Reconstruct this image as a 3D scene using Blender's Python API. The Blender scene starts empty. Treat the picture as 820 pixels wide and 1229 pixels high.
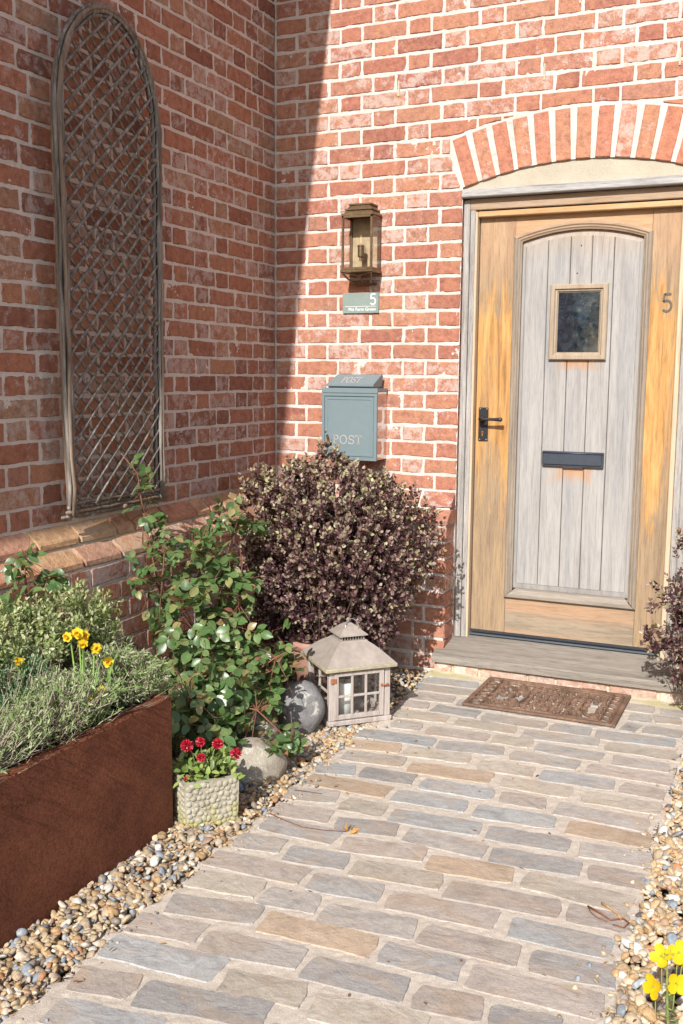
import bpy, math, random
import numpy as np
from mathutils import Vector, Matrix, Euler

random.seed(7); RNG = np.random.default_rng(7)
R = math.radians
SC = bpy.context.scene
COL = SC.collection

# ------------------------------------------------------------------ camera
CAM = np.array([2.4144, -4.5507, 1.3837])
YAW, PITCH, ROLL, FPX = -0.42246, -0.13566, 0.0079, 1221.74
_fw = np.array([math.sin(YAW)*math.cos(PITCH), math.cos(YAW)*math.cos(PITCH), math.sin(PITCH)])
_r = np.array([math.cos(YAW), -math.sin(YAW), 0.0]); _u = np.cross(_r, _fw)
_r2 = _r*math.cos(ROLL)+_u*math.sin(ROLL); _u2 = -_r*math.sin(ROLL)+_u*math.cos(ROLL)
cd = bpy.data.cameras.new('camera'); cam = bpy.data.objects.new('camera', cd); COL.objects.link(cam)
m = Matrix.Identity(4)
for i in range(3):
    m[i][0] = _r2[i]; m[i][1] = _u2[i]; m[i][2] = -_fw[i]; m[i][3] = CAM[i]
cam.matrix_world = m
cd.sensor_fit = 'VERTICAL'; cd.sensor_height = 24.0; cd.lens = FPX/1229*24.0
cd.clip_start = 0.05; cd.clip_end = 500
SC.camera = cam
def scr(P):
    d = np.asarray(P, float)-CAM; w = d@_fw
    return (410+FPX*(d@_r2)/w, 614.5-FPX*(d@_u2)/w, w)

# ------------------------------------------------------------------ world, sun, exposure
SUN = np.array([0.084, -1.0, 0.70]); SUN = SUN/np.linalg.norm(SUN)
w = bpy.data.worlds.new('World'); SC.world = w; w.use_nodes = True
nt = w.node_tree; bg = nt.nodes['Background']
sky = nt.nodes.new('ShaderNodeTexSky'); sky.sky_type = 'NISHITA'; sky.sun_disc = False
sky.sun_elevation = math.asin(SUN[2]/np.linalg.norm(SUN)); sky.sun_rotation = math.atan2(SUN[0], SUN[1])
sky.air_density = 1.0; sky.dust_density = 1.5; sky.ozone_density = 1.0
nt.links.new(sky.outputs[0], bg.inputs[0]); bg.inputs[1].default_value = 0.125
sd = bpy.data.lights.new('sun', 'SUN'); sd.energy = 4.6; sd.angle = R(0.53); sd.color = (1.0, 0.962, 0.92)
so = bpy.data.objects.new('sun', sd); COL.objects.link(so); so.location = (2, -6, 9)
so.rotation_euler = Vector(SUN).to_track_quat('Z', 'Y').to_euler()
SC.view_settings.view_transform = 'Standard'; SC.view_settings.look = 'None'
SC.view_settings.exposure = 0.43; SC.view_settings.gamma = 1.0
SC.view_settings.use_curve_mapping = False

# ------------------------------------------------------------------ helpers
def tag(o, label=None, cat=None, group=None, kind=None):
    if label: o['label'] = label
    if cat: o['category'] = cat
    if group: o['group'] = group
    if kind: o['kind'] = kind
    return o
def empty(name, loc=(0, 0, 0), rz=0, **k):
    o = bpy.data.objects.new(name, None); COL.objects.link(o); o.location = loc
    o.rotation_euler = (0, 0, rz); o.empty_display_size = 0.05
    return tag(o, **k)
def link(name, mesh, parent=None, loc=None, rot=None, scale=None):
    o = bpy.data.objects.new(name, mesh); COL.objects.link(o)
    if parent: o.parent = parent
    if loc is not None: o.location = loc
    if rot is not None: o.rotation_euler = rot
    if scale is not None: o.scale = scale
    return o
def mk(name, V, F, mat=None, smooth=False, rnd=None, col=None):
    me = bpy.data.meshes.new(name); me.from_pydata([tuple(v) for v in V], [], F)
    if mat: me.materials.append(mat)
    if smooth: me.polygons.foreach_set('use_smooth', [True]*len(me.polygons))
    if rnd is not None:
        a = me.attributes.new('rnd', 'FLOAT', 'POINT'); a.data.foreach_set('value', np.asarray(rnd, 'f'))
    if col is not None:
        a = me.color_attributes.new('col', 'FLOAT_COLOR', 'POINT'); c = np.ones((len(V), 4), 'f'); c[:, :3] = col
        a.data.foreach_set('color', c.ravel())
    me.validate(); return me
def fast(name, V, tris, mat, smooth=True, col=None, n=3):
    V = np.asarray(V, 'f'); tris = np.asarray(tris, 'i')
    me = bpy.data.meshes.new(name); me.vertices.add(len(V)); me.vertices.foreach_set('co', V.ravel())
    k = tris.shape[1]; me.loops.add(tris.size); me.loops.foreach_set('vertex_index', tris.ravel())
    me.polygons.add(len(tris)); me.polygons.foreach_set('loop_start', np.arange(0, tris.size, k, dtype='i'))
    me.polygons.foreach_set('loop_total', np.full(len(tris), k, 'i'))
    me.polygons.foreach_set('use_smooth', np.full(len(tris), smooth, bool))
    me.materials.append(mat)
    if col is not None:
        a = me.color_attributes.new('col', 'FLOAT_COLOR', 'POINT'); c = np.ones((len(V), 4), 'f'); c[:, :3] = col
        a.data.foreach_set('color', c.ravel())
    me.update(calc_edges=True); return me

class MB:
    def __init__(s): s.V = []; s.F = []; s.rnd = []; s.r = 0.0
    def add(s, V, F):
        o = len(s.V); s.V += [tuple(v) for v in V]; s.F += [tuple(i+o for i in f) for f in F]; s.rnd += [s.r]*len(V); return s
    def box(s, a, b, bev=0.0):
        (x0, y0, z0), (x1, y1, z1) = a, b
        if bev <= 0:
            V = [(x, y, z) for z in (z0, z1) for y in (y0, y1) for x in (x0, x1)]
            return s.add(V, [(0, 2, 3, 1), (4, 5, 7, 6), (0, 1, 5, 4), (2, 6, 7, 3), (0, 4, 6, 2), (1, 3, 7, 5)])
        V = []; idx = {}
        for i, X in enumerate((x0, x1)):
            for j, Y in enumerate((y0, y1)):
                for k, Z in enumerate((z0, z1)):
                    dx = bev if i == 0 else -bev; dy = bev if j == 0 else -bev; dz = bev if k == 0 else -bev
                    for ax, p in enumerate(((X, Y+dy, Z+dz), (X+dx, Y, Z+dz), (X+dx, Y+dy, Z))):
                        idx[(i, j, k, ax)] = len(V); V.append(p)
        F = []; g = lambda *q: idx[q]
        for i in (0, 1): F.append((g(i,0,0,0), g(i,1,0,0), g(i,1,1,0), g(i,0,1,0)) if i else (g(i,0,0,0), g(i,0,1,0), g(i,1,1,0), g(i,1,0,0)))
        for j in (0, 1): F.append((g(0,j,0,1), g(0,j,1,1), g(1,j,1,1), g(1,j,0,1)) if j else (g(0,j,0,1), g(1,j,0,1), g(1,j,1,1), g(0,j,1,1)))
        for k in (0, 1): F.append((g(0,0,k,2), g(1,0,k,2), g(1,1,k,2), g(0,1,k,2)) if k else (g(0,0,k,2), g(0,1,k,2), g(1,1,k,2), g(1,0,k,2)))
        for i in (0, 1):
            for j in (0, 1): F.append((g(i,j,0,0), g(i,j,1,0), g(i,j,1,1), g(i,j,0,1)))
            for k in (0, 1): F.append((g(i,0,k,0), g(i,1,k,0), g(i,1,k,2), g(i,0,k,2)))
        for j in (0, 1):
            for k in (0, 1): F.append((g(0,j,k,1), g(1,j,k,1), g(1,j,k,2), g(0,j,k,2)))
        for i in (0, 1):
            for j in (0, 1):
                for k in (0, 1): F.append((g(i,j,k,0), g(i,j,k,1), g(i,j,k,2)))
        return s.add(V, F)
    def tube(s, pts, rad, n=6, cap=True):
        P = [Vector(p) for p in pts]; V = []; F = []
        if not hasattr(rad, '__len__'): rad = [rad]*len(P)
        up = None
        for i, p in enumerate(P):
            t = (P[min(i+1, len(P)-1)]-P[max(i-1, 0)]).normalized()
            if up is None:
                up = t.orthogonal().normalized()
            up = (up-t*up.dot(t));
            up = up.normalized() if up.length > 1e-6 else t.orthogonal().normalized()
            sd_ = t.cross(up)
            for k in range(n):
                a = 2*math.pi*k/n; V.append(p+(up*math.cos(a)+sd_*math.sin(a))*rad[i])
        for i in range(len(P)-1):
            for k in range(n):
                F.append((i*n+k, i*n+(k+1) % n, (i+1)*n+(k+1) % n, (i+1)*n+k))
        if cap: F.append(tuple(range(n))[::-1]); F.append(tuple((len(P)-1)*n+k for k in range(n)))
        return s.add(V, F)
    def lathe(s, prof, c=(0, 0, 0), n=16, axis='z'):
        V = []; F = []
        for (r_, h) in prof:
            for k in range(n):
                a = 2*math.pi*k/n; x, y = r_*math.cos(a), r_*math.sin(a)
                if axis == 'z': V.append((c[0]+x, c[1]+y, c[2]+h))
                elif axis == 'y': V.append((c[0]+x, c[1]+h, c[2]+y))
                else: V.append((c[0]+h, c[1]+x, c[2]+y))
        for i in range(len(prof)-1):
            for k in range(n): F.append((i*n+k, i*n+(k+1) % n, (i+1)*n+(k+1) % n, (i+1)*n+k))
        F.append(tuple(range(n))[::-1]); F.append(tuple((len(prof)-1)*n+k for k in range(n)))
        return s.add(V, F)
    def prism(s, poly, y0, y1):      # poly in (x, z), extruded along y
        n = len(poly); V = [(x, y0, z) for x, z in poly]+[(x, y1, z) for x, z in poly]
        return s.add(V, [tuple(range(n)), tuple(range(n, 2*n))[::-1]]+[(i, i+n, (i+1) % n+n, (i+1) % n) for i in range(n)])
    def frustum(s, a0, a1, z0, b0, b1, z1):   # rectangle (a0..a1) at z0 to rectangle (b0..b1) at z1
        V = [(a0[0],a0[1],z0),(a1[0],a0[1],z0),(a1[0],a1[1],z0),(a0[0],a1[1],z0),(b0[0],b0[1],z1),(b1[0],b0[1],z1),(b1[0],b1[1],z1),(b0[0],b1[1],z1)]
        return s.add(V, [(3,2,1,0),(4,5,6,7),(0,1,5,4),(1,2,6,5),(2,3,7,6),(3,0,4,7)])
    def build(s, name, mat, parent=None, smooth=False, loc=None, rot=None):
        me = mk(name, s.V, s.F, mat, smooth, rnd=s.rnd)
        o = link(name, me, parent, loc, rot); return o

def fix_normals(o):
    import bmesh
    b = bmesh.new(); b.from_mesh(o.data); bmesh.ops.recalc_face_normals(b, faces=b.faces); b.to_mesh(o.data); b.free(); return o

# numpy value noise
def _hash(ix, iy, seed):
    h = (ix.astype('u8')*np.uint64(374761393)+iy.astype('u8')*np.uint64(668265263)+np.uint64(seed*1442695+1)) & np.uint64(0xffffffff)
    h = ((h ^ (h >> np.uint64(13)))*np.uint64(1274126177)) & np.uint64(0xffffffff)
    return ((h ^ (h >> np.uint64(16))) & np.uint64(0xffff)).astype('f')/65535.0
def vn(x, y, sc, seed=0):
    x = np.asarray(x, float)*sc+1000; y = np.asarray(y, float)*sc+1000
    ix = np.floor(x).astype('i8'); iy = np.floor(y).astype('i8'); fx = x-ix; fy = y-iy
    fx = fx*fx*(3-2*fx); fy = fy*fy*(3-2*fy)
    a = _hash(ix, iy, seed); b = _hash(ix+1, iy, seed); c = _hash(ix, iy+1, seed); d = _hash(ix+1, iy+1, seed)
    return (a*(1-fx)+b*fx)*(1-fy)+(c*(1-fx)+d*fx)*fy-0.5

# ------------------------------------------------------------------ materials
class NT:
    def __init__(s, name, rough=0.8, spec=0.3, metal=0.0):
        s.m = bpy.data.materials.new(name); s.m.use_nodes = True; s.nt = s.m.node_tree
        s.b = s.nt.nodes['Principled BSDF']; s.b.inputs['Roughness'].default_value = rough
        s.b.inputs['Specular IOR Level'].default_value = spec; s.b.inputs['Metallic'].default_value = metal
    def n(s, t, **k):
        x = s.nt.nodes.new('ShaderNode'+t)
        for a, v in k.items(): setattr(x, a, v)
        return x
    def set(s, sock, v):
        if isinstance(v, bpy.types.NodeSocket): s.nt.links.new(v, sock)
        elif isinstance(v, (tuple, list)) and len(v) == 3 and sock.type == 'RGBA': sock.default_value = (*v, 1)
        else: sock.default_value = v
    def pos(s): return s.n('NewGeometry').outputs['Position']
    def obj(s): return s.n('TexCoord').outputs['Object']
    def mapv(s, v, scale=(1, 1, 1), loc=(0, 0, 0)):
        x = s.n('Mapping'); s.set(x.inputs['Vector'], v); x.inputs['Scale'].default_value = scale; x.inputs['Location'].default_value = loc
        return x.outputs[0]
    def noise(s, v, scale, detail=4, rough=0.5, dist=0.0, out='Fac'):
        x = s.n('TexNoise'); s.set(x.inputs['Vector'], v); x.inputs['Scale'].default_value = scale
        x.inputs['Detail'].default_value = detail; x.inputs['Roughness'].default_value = rough; x.inputs['Distortion'].default_value = dist
        return x.outputs[out]
    def voro(s, v, scale, out='Distance', feature='F1'):
        x = s.n('TexVoronoi', feature=feature); s.set(x.inputs['Vector'], v); x.inputs['Scale'].default_value = scale; return x.outputs[out]
    def ramp(s, f, stops, interp='LINEAR'):
        x = s.n('ValToRGB'); x.color_ramp.interpolation = interp; e = x.color_ramp.elements
        while len(e) < len(stops): e.new(0.5)
        for i, (p, c) in enumerate(stops):
            e[i].position = p; e[i].color = (*c, 1) if isinstance(c, tuple) else (c, c, c, 1)
        s.set(x.inputs[0], f); return x.outputs[0]
    def math(s, op, a, b=0.0, clamp=False):
        x = s.n('Math', operation=op, use_clamp=clamp); s.set(x.inputs[0], a); s.set(x.inputs[1], b); return x.outputs[0]
    def mix(s, f, a, b, mode='MIX'):
        x = s.n('Mix', data_type='RGBA', blend_type=mode); s.set(x.inputs[0], f); s.set(x.inputs[6], a); s.set(x.inputs[7], b); return x.outputs[2]
    def sep(s, v):
        x = s.n('SeparateXYZ'); s.set(x.inputs[0], v); return x.outputs
    def attr(s, name, out='Fac'):
        x = s.n('Attribute', attribute_name=name); return x.outputs[out]
    def rnd(s):       # one random number per object or per joined piece
        r_ = s.n('ObjectInfo').outputs['Random']; f = s.math('ADD', s.math('MULTIPLY', r_, 91.7), s.math('MULTIPLY', s.attr('rnd'), 37.3))
        x = s.n('TexWhiteNoise', noise_dimensions='1D'); s.set(x.inputs['W'], f); return x.outputs['Value'], s.sep(x.outputs['Color'])
    def bump(s, h, strength=0.3, dist=0.01, prev=None):
        x = s.n('Bump'); x.inputs['Strength'].default_value = strength; x.inputs['Distance'].default_value = dist
        s.set(x.inputs['Height'], h)
        if prev is not None: s.set(x.inputs['Normal'], prev)
        return x.outputs[0]
    def out(s, color=None, rough=None, normal=None):
        if color is not None: s.set(s.b.inputs['Base Color'], color)
        if rough is not None: s.set(s.b.inputs['Roughness'], rough)
        if normal is not None: s.set(s.b.inputs['Normal'], normal)
        return s.m

def mat_brick(name, stops, bloom=0.5, bloomc=(0.62, 0.55, 0.50), bt=0.56, om=0.4):
    t = NT(name, 0.9, 0.2); p = t.pos(); v, c = t.rnd()
    base = t.ramp(v, stops)
    n1 = t.noise(p, 34, 7, 0.65); base = t.mix(1.0, base, t.ramp(n1, [(0.25, 0.55), (0.5, 1.0), (0.8, 1.3)]), 'MULTIPLY')
    base = t.mix(t.math('MULTIPLY', t.ramp(t.noise(p, 48, 6, 0.75, 0.4), [(0.60, 0.0), (0.70, 0.8)]), c[2]), base, (0.10, 0.055, 0.045))
    n2 = t.noise(p, 11, 3, 0.6, 0.8)
    base = t.mix(t.ramp(n2, [(0.48, 0.0), (0.62, om)]), base, (0.50, 0.24, 0.13) if om > .3 else (0.30, 0.12, 0.07))
    off = t.math('MULTIPLY', t.math('SUBTRACT', c[1], 0.5), 0.22)
    n3 = t.math('ADD', t.noise(p, 23, 9, 0.75, 0.25), off)
    base = t.mix(t.math('MULTIPLY', t.ramp(n3, [(bt, 0.0), (bt+0.10, 1.0)]), bloom), base, bloomc)
    n4 = t.noise(p, 300, 3, 0.6); base = t.mix(1.0, base, t.ramp(n4, [(0.3, 0.72), (0.6, 1.08)]), 'MULTIPLY')
    h = t.bump(t.noise(p, 260, 5, 0.7), 0.55, 0.002, t.bump(t.noise(p, 55, 5, 0.65, 0.6), 0.8, 0.006))
    return t.out(base, 0.92, h)
BR = mat_brick('brick_red', [(0.0, (0.28, 0.115, 0.085)), (0.10, (0.38, 0.155, 0.108)), (0.4, (0.42, 0.188, 0.122)), (0.6, (0.39, 0.185, 0.13)), (0.8, (0.44, 0.21, 0.132)), (0.92, (0.38, 0.19, 0.13)), (1.0, (0.35, 0.14, 0.10))], 0.6, (0.57, 0.47, 0.42), 0.535)
BRL = mat_brick('brick_red_wing', [(0.0, (0.23, 0.10, 0.068)), (0.2, (0.33, 0.138, 0.088)), (0.45, (0.40, 0.172, 0.105)), (0.65, (0.35, 0.168, 0.113)), (0.8, (0.42, 0.195, 0.112)), (0.92, (0.35, 0.215, 0.14)), (1.0, (0.44, 0.175, 0.09))], 0.6, (0.52, 0.43, 0.39), 0.53, 0.25)  # same brick as the front, its colour adjusted for the wall in shade
BRP = mat_brick('brick_plinth', [(0.0, (0.48, 0.29, 0.16)), (0.3, (0.54, 0.35, 0.19)), (0.6, (0.50, 0.24, 0.15)), (1.0, (0.46, 0.28, 0.19))], 0.6, (0.50, 0.42, 0.31), 0.53, 0.2)
BRV = mat_brick('brick_arch', [(0.0, (0.45, 0.19, 0.125)), (0.3, (0.49, 0.205, 0.135)), (0.6, (0.44, 0.23, 0.14)), (1.0, (0.48, 0.17, 0.11))], 0.5, (0.62, 0.53, 0.48))
BRW = mat_brick('brick_whitewashed', [(0.0, (0.45, 0.27, 0.20)), (0.5, (0.50, 0.38, 0.31)), (1.0, (0.46, 0.30, 0.23))], 0.8, (0.64, 0.57, 0.50), 0.46)

def mat_mortar(name, c1, c2, c3=None, bs=0.5):
    t = NT(name, 0.95, 0.15); p = t.pos()
    base = t.ramp(t.noise(p, 7, 6, 0.6), [(0.3, c1), (0.7, c2)])
    if c3: base = t.mix(t.ramp(t.noise(p, 3.1, 5, 0.6, 0.5), [(0.52, 0.0), (0.68, 0.8)]), base, c3)
    base = t.mix(1.0, base, t.ramp(t.noise(p, 420, 3, 0.7), [(0.3, 0.66), (0.6, 1.1)]), 'MULTIPLY')
    return t.out(base, 0.95, t.bump(t.noise(p, 330, 4, 0.7), bs, 0.003, t.bump(t.noise(p, 45, 4, 0.6), 0.3, 0.006)))
MOR = mat_mortar('lime_mortar', (0.57, 0.495, 0.44), (0.68, 0.605, 0.55))
MORL = mat_mortar('lime_mortar_wing', (0.58, 0.495, 0.43), (0.66, 0.58, 0.51))  # front mortar again, colour adjusted for the shaded wing
MORG = mat_mortar('mossy_mortar', (0.50, 0.44, 0.30), (0.62, 0.55, 0.44), (0.42, 0.38, 0.16))
JOINT = mat_mortar('path_jointing', (0.50, 0.44, 0.365), (0.57, 0.505, 0.425), None, 0.6)
REND = mat_mortar('sand_render', (0.42, 0.375, 0.29), (0.50, 0.445, 0.35), None, 0.3)

def mat_stone():
    t = NT('sandstone_sett', 0.75, 0.3); p = t.pos(); v, c = t.rnd()
    col = t.attr('col', 'Color')
    o = t.n('ObjectInfo').outputs['Color']
    q = t.mapv(p, (1.0, 1.6, 1.0)); add = t.n('VectorMath', operation='ADD'); t.set(add.inputs[0], q)
    cb = t.n('CombineXYZ'); t.set(cb.inputs[2], t.math('MULTIPLY', v, 9.0)); t.set(add.inputs[1], cb.outputs[0]); q = add.outputs[0]
    n1 = t.noise(q, 9, 7, 0.62, 1.6)
    base = t.mix(1.0, o, t.ramp(n1, [(0.2, 0.66), (0.5, 1.0), (0.78, 1.18)]), 'MULTIPLY')
    base = t.mix(1.0, base, t.ramp(t.noise(q, 45, 6, 0.75, 0.6), [(0.3, 0.80), (0.55, 1.03), (0.75, 1.14)]), 'MULTIPLY')
    base = t.mix(t.ramp(t.noise(p, 16, 7, 0.75, 0.3), [(0.60, 0.0), (0.70, 0.55)]), base, (0.20, 0.185, 0.16))
    base = t.mix(t.ramp(t.noise(q, 5, 4, 0.6, 1.0), [(0.50, 0.0), (0.66, 0.45)]), base, (0.42, 0.31, 0.21))
    base = t.mix(1.0, base, t.ramp(t.noise(p, 330, 3, 0.7), [(0.3, 0.8), (0.65, 1.1)]), 'MULTIPLY')
    rv = t.noise(q, 7, 8, 0.58, 2.2)
    st = t.math('ADD', rv, t.math('MULTIPLY', t.noise(q, 3.0, 2, 0.5), 0.4))
    return t.out(base, 0.72, t.bump(t.noise(p, 210, 4, 0.7), 0.4, 0.0018, t.bump(t.noise(q, 55, 6, 0.7, 1.0), 0.5, 0.004, t.bump(st, 0.45, 0.010))))
STONE = mat_stone()

def mat_wood(name, stops, axis='z', dark=0.5, scale=1.0, extra=None, rough=0.75, streak=0.5):
    t = NT(name, rough, 0.25); p = t.pos()
    sc = {'z': (1, 1, 0.07), 'x': (0.07, 1, 1), 'y': (1, 0.07, 1)}[axis]
    q = t.mapv(p, sc); g = t.noise(q, 26*scale, 6, 0.62, 0.8); base = t.ramp(g, stops)
    if extra: base = extra(t, p, q, base)
    fine = t.noise(q, 190*scale, 4, 0.7, 0.3)
    base = t.mix(1.0, base, t.ramp(fine, [(0.3, 1-dark*0.6), (0.52, 1.0), (0.8, 1.1)]), 'MULTIPLY')
    ck = t.noise(t.mapv(p, tuple(v*(1 if v == 1 else 0.45) for v in sc)), 75*scale, 3, 0.5, 0.2)
    base = t.mix(t.math('MULTIPLY', t.ramp(ck, [(0.27, 1.0), (0.35, 0.0)]), streak), base, (0.12, 0.09, 0.07))
    return t.out(base, rough, t.bump(fine, 0.35, 0.0015, t.bump(g, 0.3, 0.002)))
GREYB = (0.42, 0.385, 0.34)
def board_extra(t, p, q, base):
    x, y, z = t.sep(p)[0:3]
    base = t.mix(t.ramp(t.noise(q, 14, 5, 0.65, 0.5), [(0.5, 0.0), (0.68, 0.65)]), base, (0.245, 0.25, 0.255))
    # warm bare wood near the head of the panel
    f = t.math('ADD', t.math('MULTIPLY', t.math('SUBTRACT', z, 1.93), 7.0), t.math('MULTIPLY', t.noise(q, 12, 3), 0.6))
    base = t.mix(t.math('MULTIPLY', t.math('MINIMUM', t.math('MAXIMUM', f, 0.0), 1.0), 0.55), base, (0.42, 0.30, 0.19))
    for (zc, xc, hw, hz) in ((0.962, 1.482, 0.13, 0.085), (1.446, 1.482, 0.14, 0.060)):
        a = t.math('SUBTRACT', 1.0, t.math('DIVIDE', t.math('SUBTRACT', zc, z), hz)); bb = t.math('SUBTRACT', 1.0, t.math('DIVIDE', t.math('ABSOLUTE', t.math('SUBTRACT', x, xc)), hw))
        lim = t.math('LESS_THAN', z, zc+0.01)
        k = t.math('ADD', t.math('MULTIPLY', t.math('MINIMUM', a, bb), 1.6), t.math('MULTIPLY', t.math('SUBTRACT', t.noise(q, 40, 5, 0.7), 0.62), 2.6), True)
        base = t.mix(t.math('MULTIPLY', t.math('MULTIPLY', k, lim), 0.75), base, (0.46, 0.235, 0.10))
    return base
WBOARD = mat_wood('weathered_board', [(0.25, (0.27, 0.255, 0.238)), (0.5, (0.345, 0.328, 0.31)), (0.75, (0.40, 0.382, 0.362))], 'z', 0.35, 1, board_extra, 0.8, 0.35)
def stile_extra(t, p, q, base):
    z = t.sep(p)[2]
    n = t.noise(q, 13, 5, 0.7, 1.0)
    # old varnish survives in the middle height of the stiles
    m1 = t.math('MULTIPLY', t.math('SUBTRACT', z, 0.20), 1.1, True); m2 = t.math('MULTIPLY', t.math('SUBTRACT', 2.05, z), 2.2, True)
    m = t.math('MULTIPLY', t.math('MULTIPLY', m1, m2, True), 1.0)
    n5 = t.noise(t.mapv(p, (1, 1, 0.10)), 42, 6, 0.75, 1.2)
    f = t.ramp(t.math('ADD', t.math('MULTIPLY', t.math('ADD', n, n5), 0.5), t.math('MULTIPLY', t.math('SUBTRACT', m, 0.80), 0.32)), [(0.44, 0.0), (0.55, 0.92)])
    varn = t.ramp(t.noise(q, 34, 5, 0.6, 1.2), [(0.28, (0.25, 0.12, 0.045)), (0.45, (0.47, 0.24, 0.075)), (0.72, (0.60, 0.36, 0.13))])
    base = t.mix(f, base, varn)
    top = t.math('MULTIPLY', t.math('SUBTRACT', z, 1.74), 4.5, True)
    return t.mix(t.math('MULTIPLY', top, 0.85), base, t.ramp(n, [(0.3, (0.34, 0.20, 0.12)), (0.6, (0.45, 0.29, 0.17)), (0.8, (0.43, 0.34, 0.26))]))
WSTILE = mat_wood('varnished_stile', [(0.25, (0.17, 0.12, 0.08)), (0.5, (0.30, 0.215, 0.135)), (0.75, (0.40, 0.275, 0.15))], 'z', 0.5, 1, stile_extra, 0.6, 0.45)
WRAILT = mat_wood('tan_top_rail', [(0.25, (0.36, 0.21, 0.12)), (0.5, (0.46, 0.285, 0.16)), (0.8, (0.51, 0.335, 0.20))], 'x', 0.4, 1, None, 0.65, 0.2)
def rail_extra(t, p, q, base):
    return t.mix(t.ramp(t.noise(q, 10, 4, 0.6), [(0.46, 0.0), (0.6, 0.75)]), base, (0.42, 0.255, 0.15))
WRAILB = mat_wood('faded_bottom_rail', [(0.25, (0.20, 0.155, 0.11)), (0.5, (0.29, 0.23, 0.165)), (0.8, (0.35, 0.28, 0.20))], 'x', 0.5, 1, rail_extra, 0.75, 0.4)
WMOULD = mat_wood('grey_brown_moulding', [(0.25, (0.18, 0.15, 0.12)), (0.5, (0.27, 0.22, 0.17)), (0.8, (0.33, 0.265, 0.20))], 'z', 0.5, 1.3, None, 0.7, 0.35)
WMOULDH = mat_wood('grey_brown_moulding_cross', [(0.25, (0.21, 0.18, 0.15)), (0.5, (0.29, 0.25, 0.205)), (0.8, (0.34, 0.30, 0.25))], 'x', 0.5, 1.3, None, 0.7, 0.35)
WMOULDW = mat_wood('tan_window_frame', [(0.25, (0.27, 0.20, 0.14)), (0.5, (0.37, 0.29, 0.21)), (0.8, (0.42, 0.34, 0.26))], 'z', 0.4, 1.3, None, 0.7, 0.3)
WARCH = mat_wood('warm_arch_moulding', [(0.25, (0.28, 0.18, 0.11)), (0.5, (0.38, 0.265, 0.175)), (0.8, (0.40, 0.32, 0.245))], 'x', 0.4, 1.3, None, 0.7, 0.3)
WGREY = mat_wood('grey_oak_frame', [(0.25, (0.20, 0.185, 0.17)), (0.5, (0.35, 0.325, 0.30)), (0.8, (0.50, 0.47, 0.44))], 'z', 0.7, 1.4, None, 0.8, 0.6)
WGREYH = mat_wood('grey_oak_lintel', [(0.25, (0.22, 0.21, 0.20)), (0.5, (0.38, 0.365, 0.35)), (0.8, (0.52, 0.505, 0.485))], 'x', 0.6, 1.4, None, 0.8, 0.5)
WBEAD = mat_wood('pale_bead', [(0.25, (0.46, 0.34, 0.22)), (0.5, (0.56, 0.43, 0.30)), (0.8, (0.62, 0.49, 0.36))], 'z', 0.25, 1, None, 0.6, 0.1)
WBEADH = mat_wood('amber_bead', [(0.25, (0.40, 0.24, 0.11)), (0.5, (0.50, 0.32, 0.16)), (0.8, (0.56, 0.39, 0.22))], 'x', 0.35, 1, None, 0.6, 0.2)
WSILL = mat_wood('grey_oak_sill', [(0.25, (0.15, 0.13, 0.108)), (0.5, (0.26, 0.23, 0.195)), (0.8, (0.35, 0.315, 0.27))], 'x', 0.7, 1.1, None, 0.8, 0.6)
WLANT = mat_wood('limed_pink_wood', [(0.25, (0.30, 0.25, 0.215)), (0.5, (0.43, 0.375, 0.335)), (0.8, (0.52, 0.465, 0.42))], 'z', 0.5, 1.5, None, 0.8, 0.3)
WROD = mat_wood('silvered_willow', [(0.25, (0.055, 0.043, 0.034)), (0.5, (0.20, 0.175, 0.15)), (0.8, (0.52, 0.48, 0.43))], 'z', 0.7, 2.5, None, 0.8, 0.6)
WRODB = mat_wood('brown_willow', [(0.25, (0.10, 0.07, 0.05)), (0.5, (0.25, 0.185, 0.135)), (0.8, (0.40, 0.31, 0.235))], 'z', 0.7, 2.5, None, 0.8, 0.6)

def mat_flat(name, c, rough=0.5, metal=0.0, spec=0.4, var=0.12, sc=60, bump=0.0, sc2=6):
    t = NT(name, rough, spec, metal); p = t.pos()
    base = t.mix(1.0, c, t.ramp(t.noise(p, sc, 4, 0.6), [(0.3, 1-var), (0.7, 1+var)]), 'MULTIPLY')
    base = t.mix(1.0, base, t.ramp(t.noise(p, sc2, 4, 0.6), [(0.3, 1-var), (0.7, 1+var)]), 'MULTIPLY')
    return t.out(base, rough, t.bump(t.noise(p, sc*4, 3, 0.6), bump, 0.002) if bump else None)
IRON = mat_flat('black_iron', (0.018, 0.018, 0.02), 0.38, 0.0, 0.6, 0.2, 90, 0.3)
SLATEB = mat_flat('slate_blue_paint', (0.165, 0.215, 0.228), 0.42, 0.0, 0.5, 0.03, 40)
STEEL = mat_flat('polished_steel', (0.62, 0.55, 0.52), 0.10, 0.85, 0.5, 0.03, 40)
SILVER = mat_flat('silver_lettering', (0.50, 0.47, 0.46), 0.35, 0.3, 0.5, 0.05)
WHITE = mat_flat('white_lettering', (0.85, 0.85, 0.82), 0.5, 0, 0.3, 0.02)
SIGN = mat_flat('sage_slate', (0.215, 0.265, 0.24), 0.5, 0, 0.4, 0.06, 80)
BRASS = mat_flat('antique_brass', (0.22, 0.15, 0.085), 0.42, 0.75, 0.5, 0.25, 50, 0.1)
BRASSB = mat_flat('brass_backplate', (0.40, 0.31, 0.19), 0.5, 0.35, 0.5, 0.2, 30)
LBOX = mat_flat('graphite_letterbox', (0.055, 0.065, 0.085), 0.42, 0.3, 0.5, 0.1)
RUST = mat_flat('rusty_hinge', (0.36, 0.13, 0.06), 0.8, 0.2, 0.3, 0.3, 200, 0.4)
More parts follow.
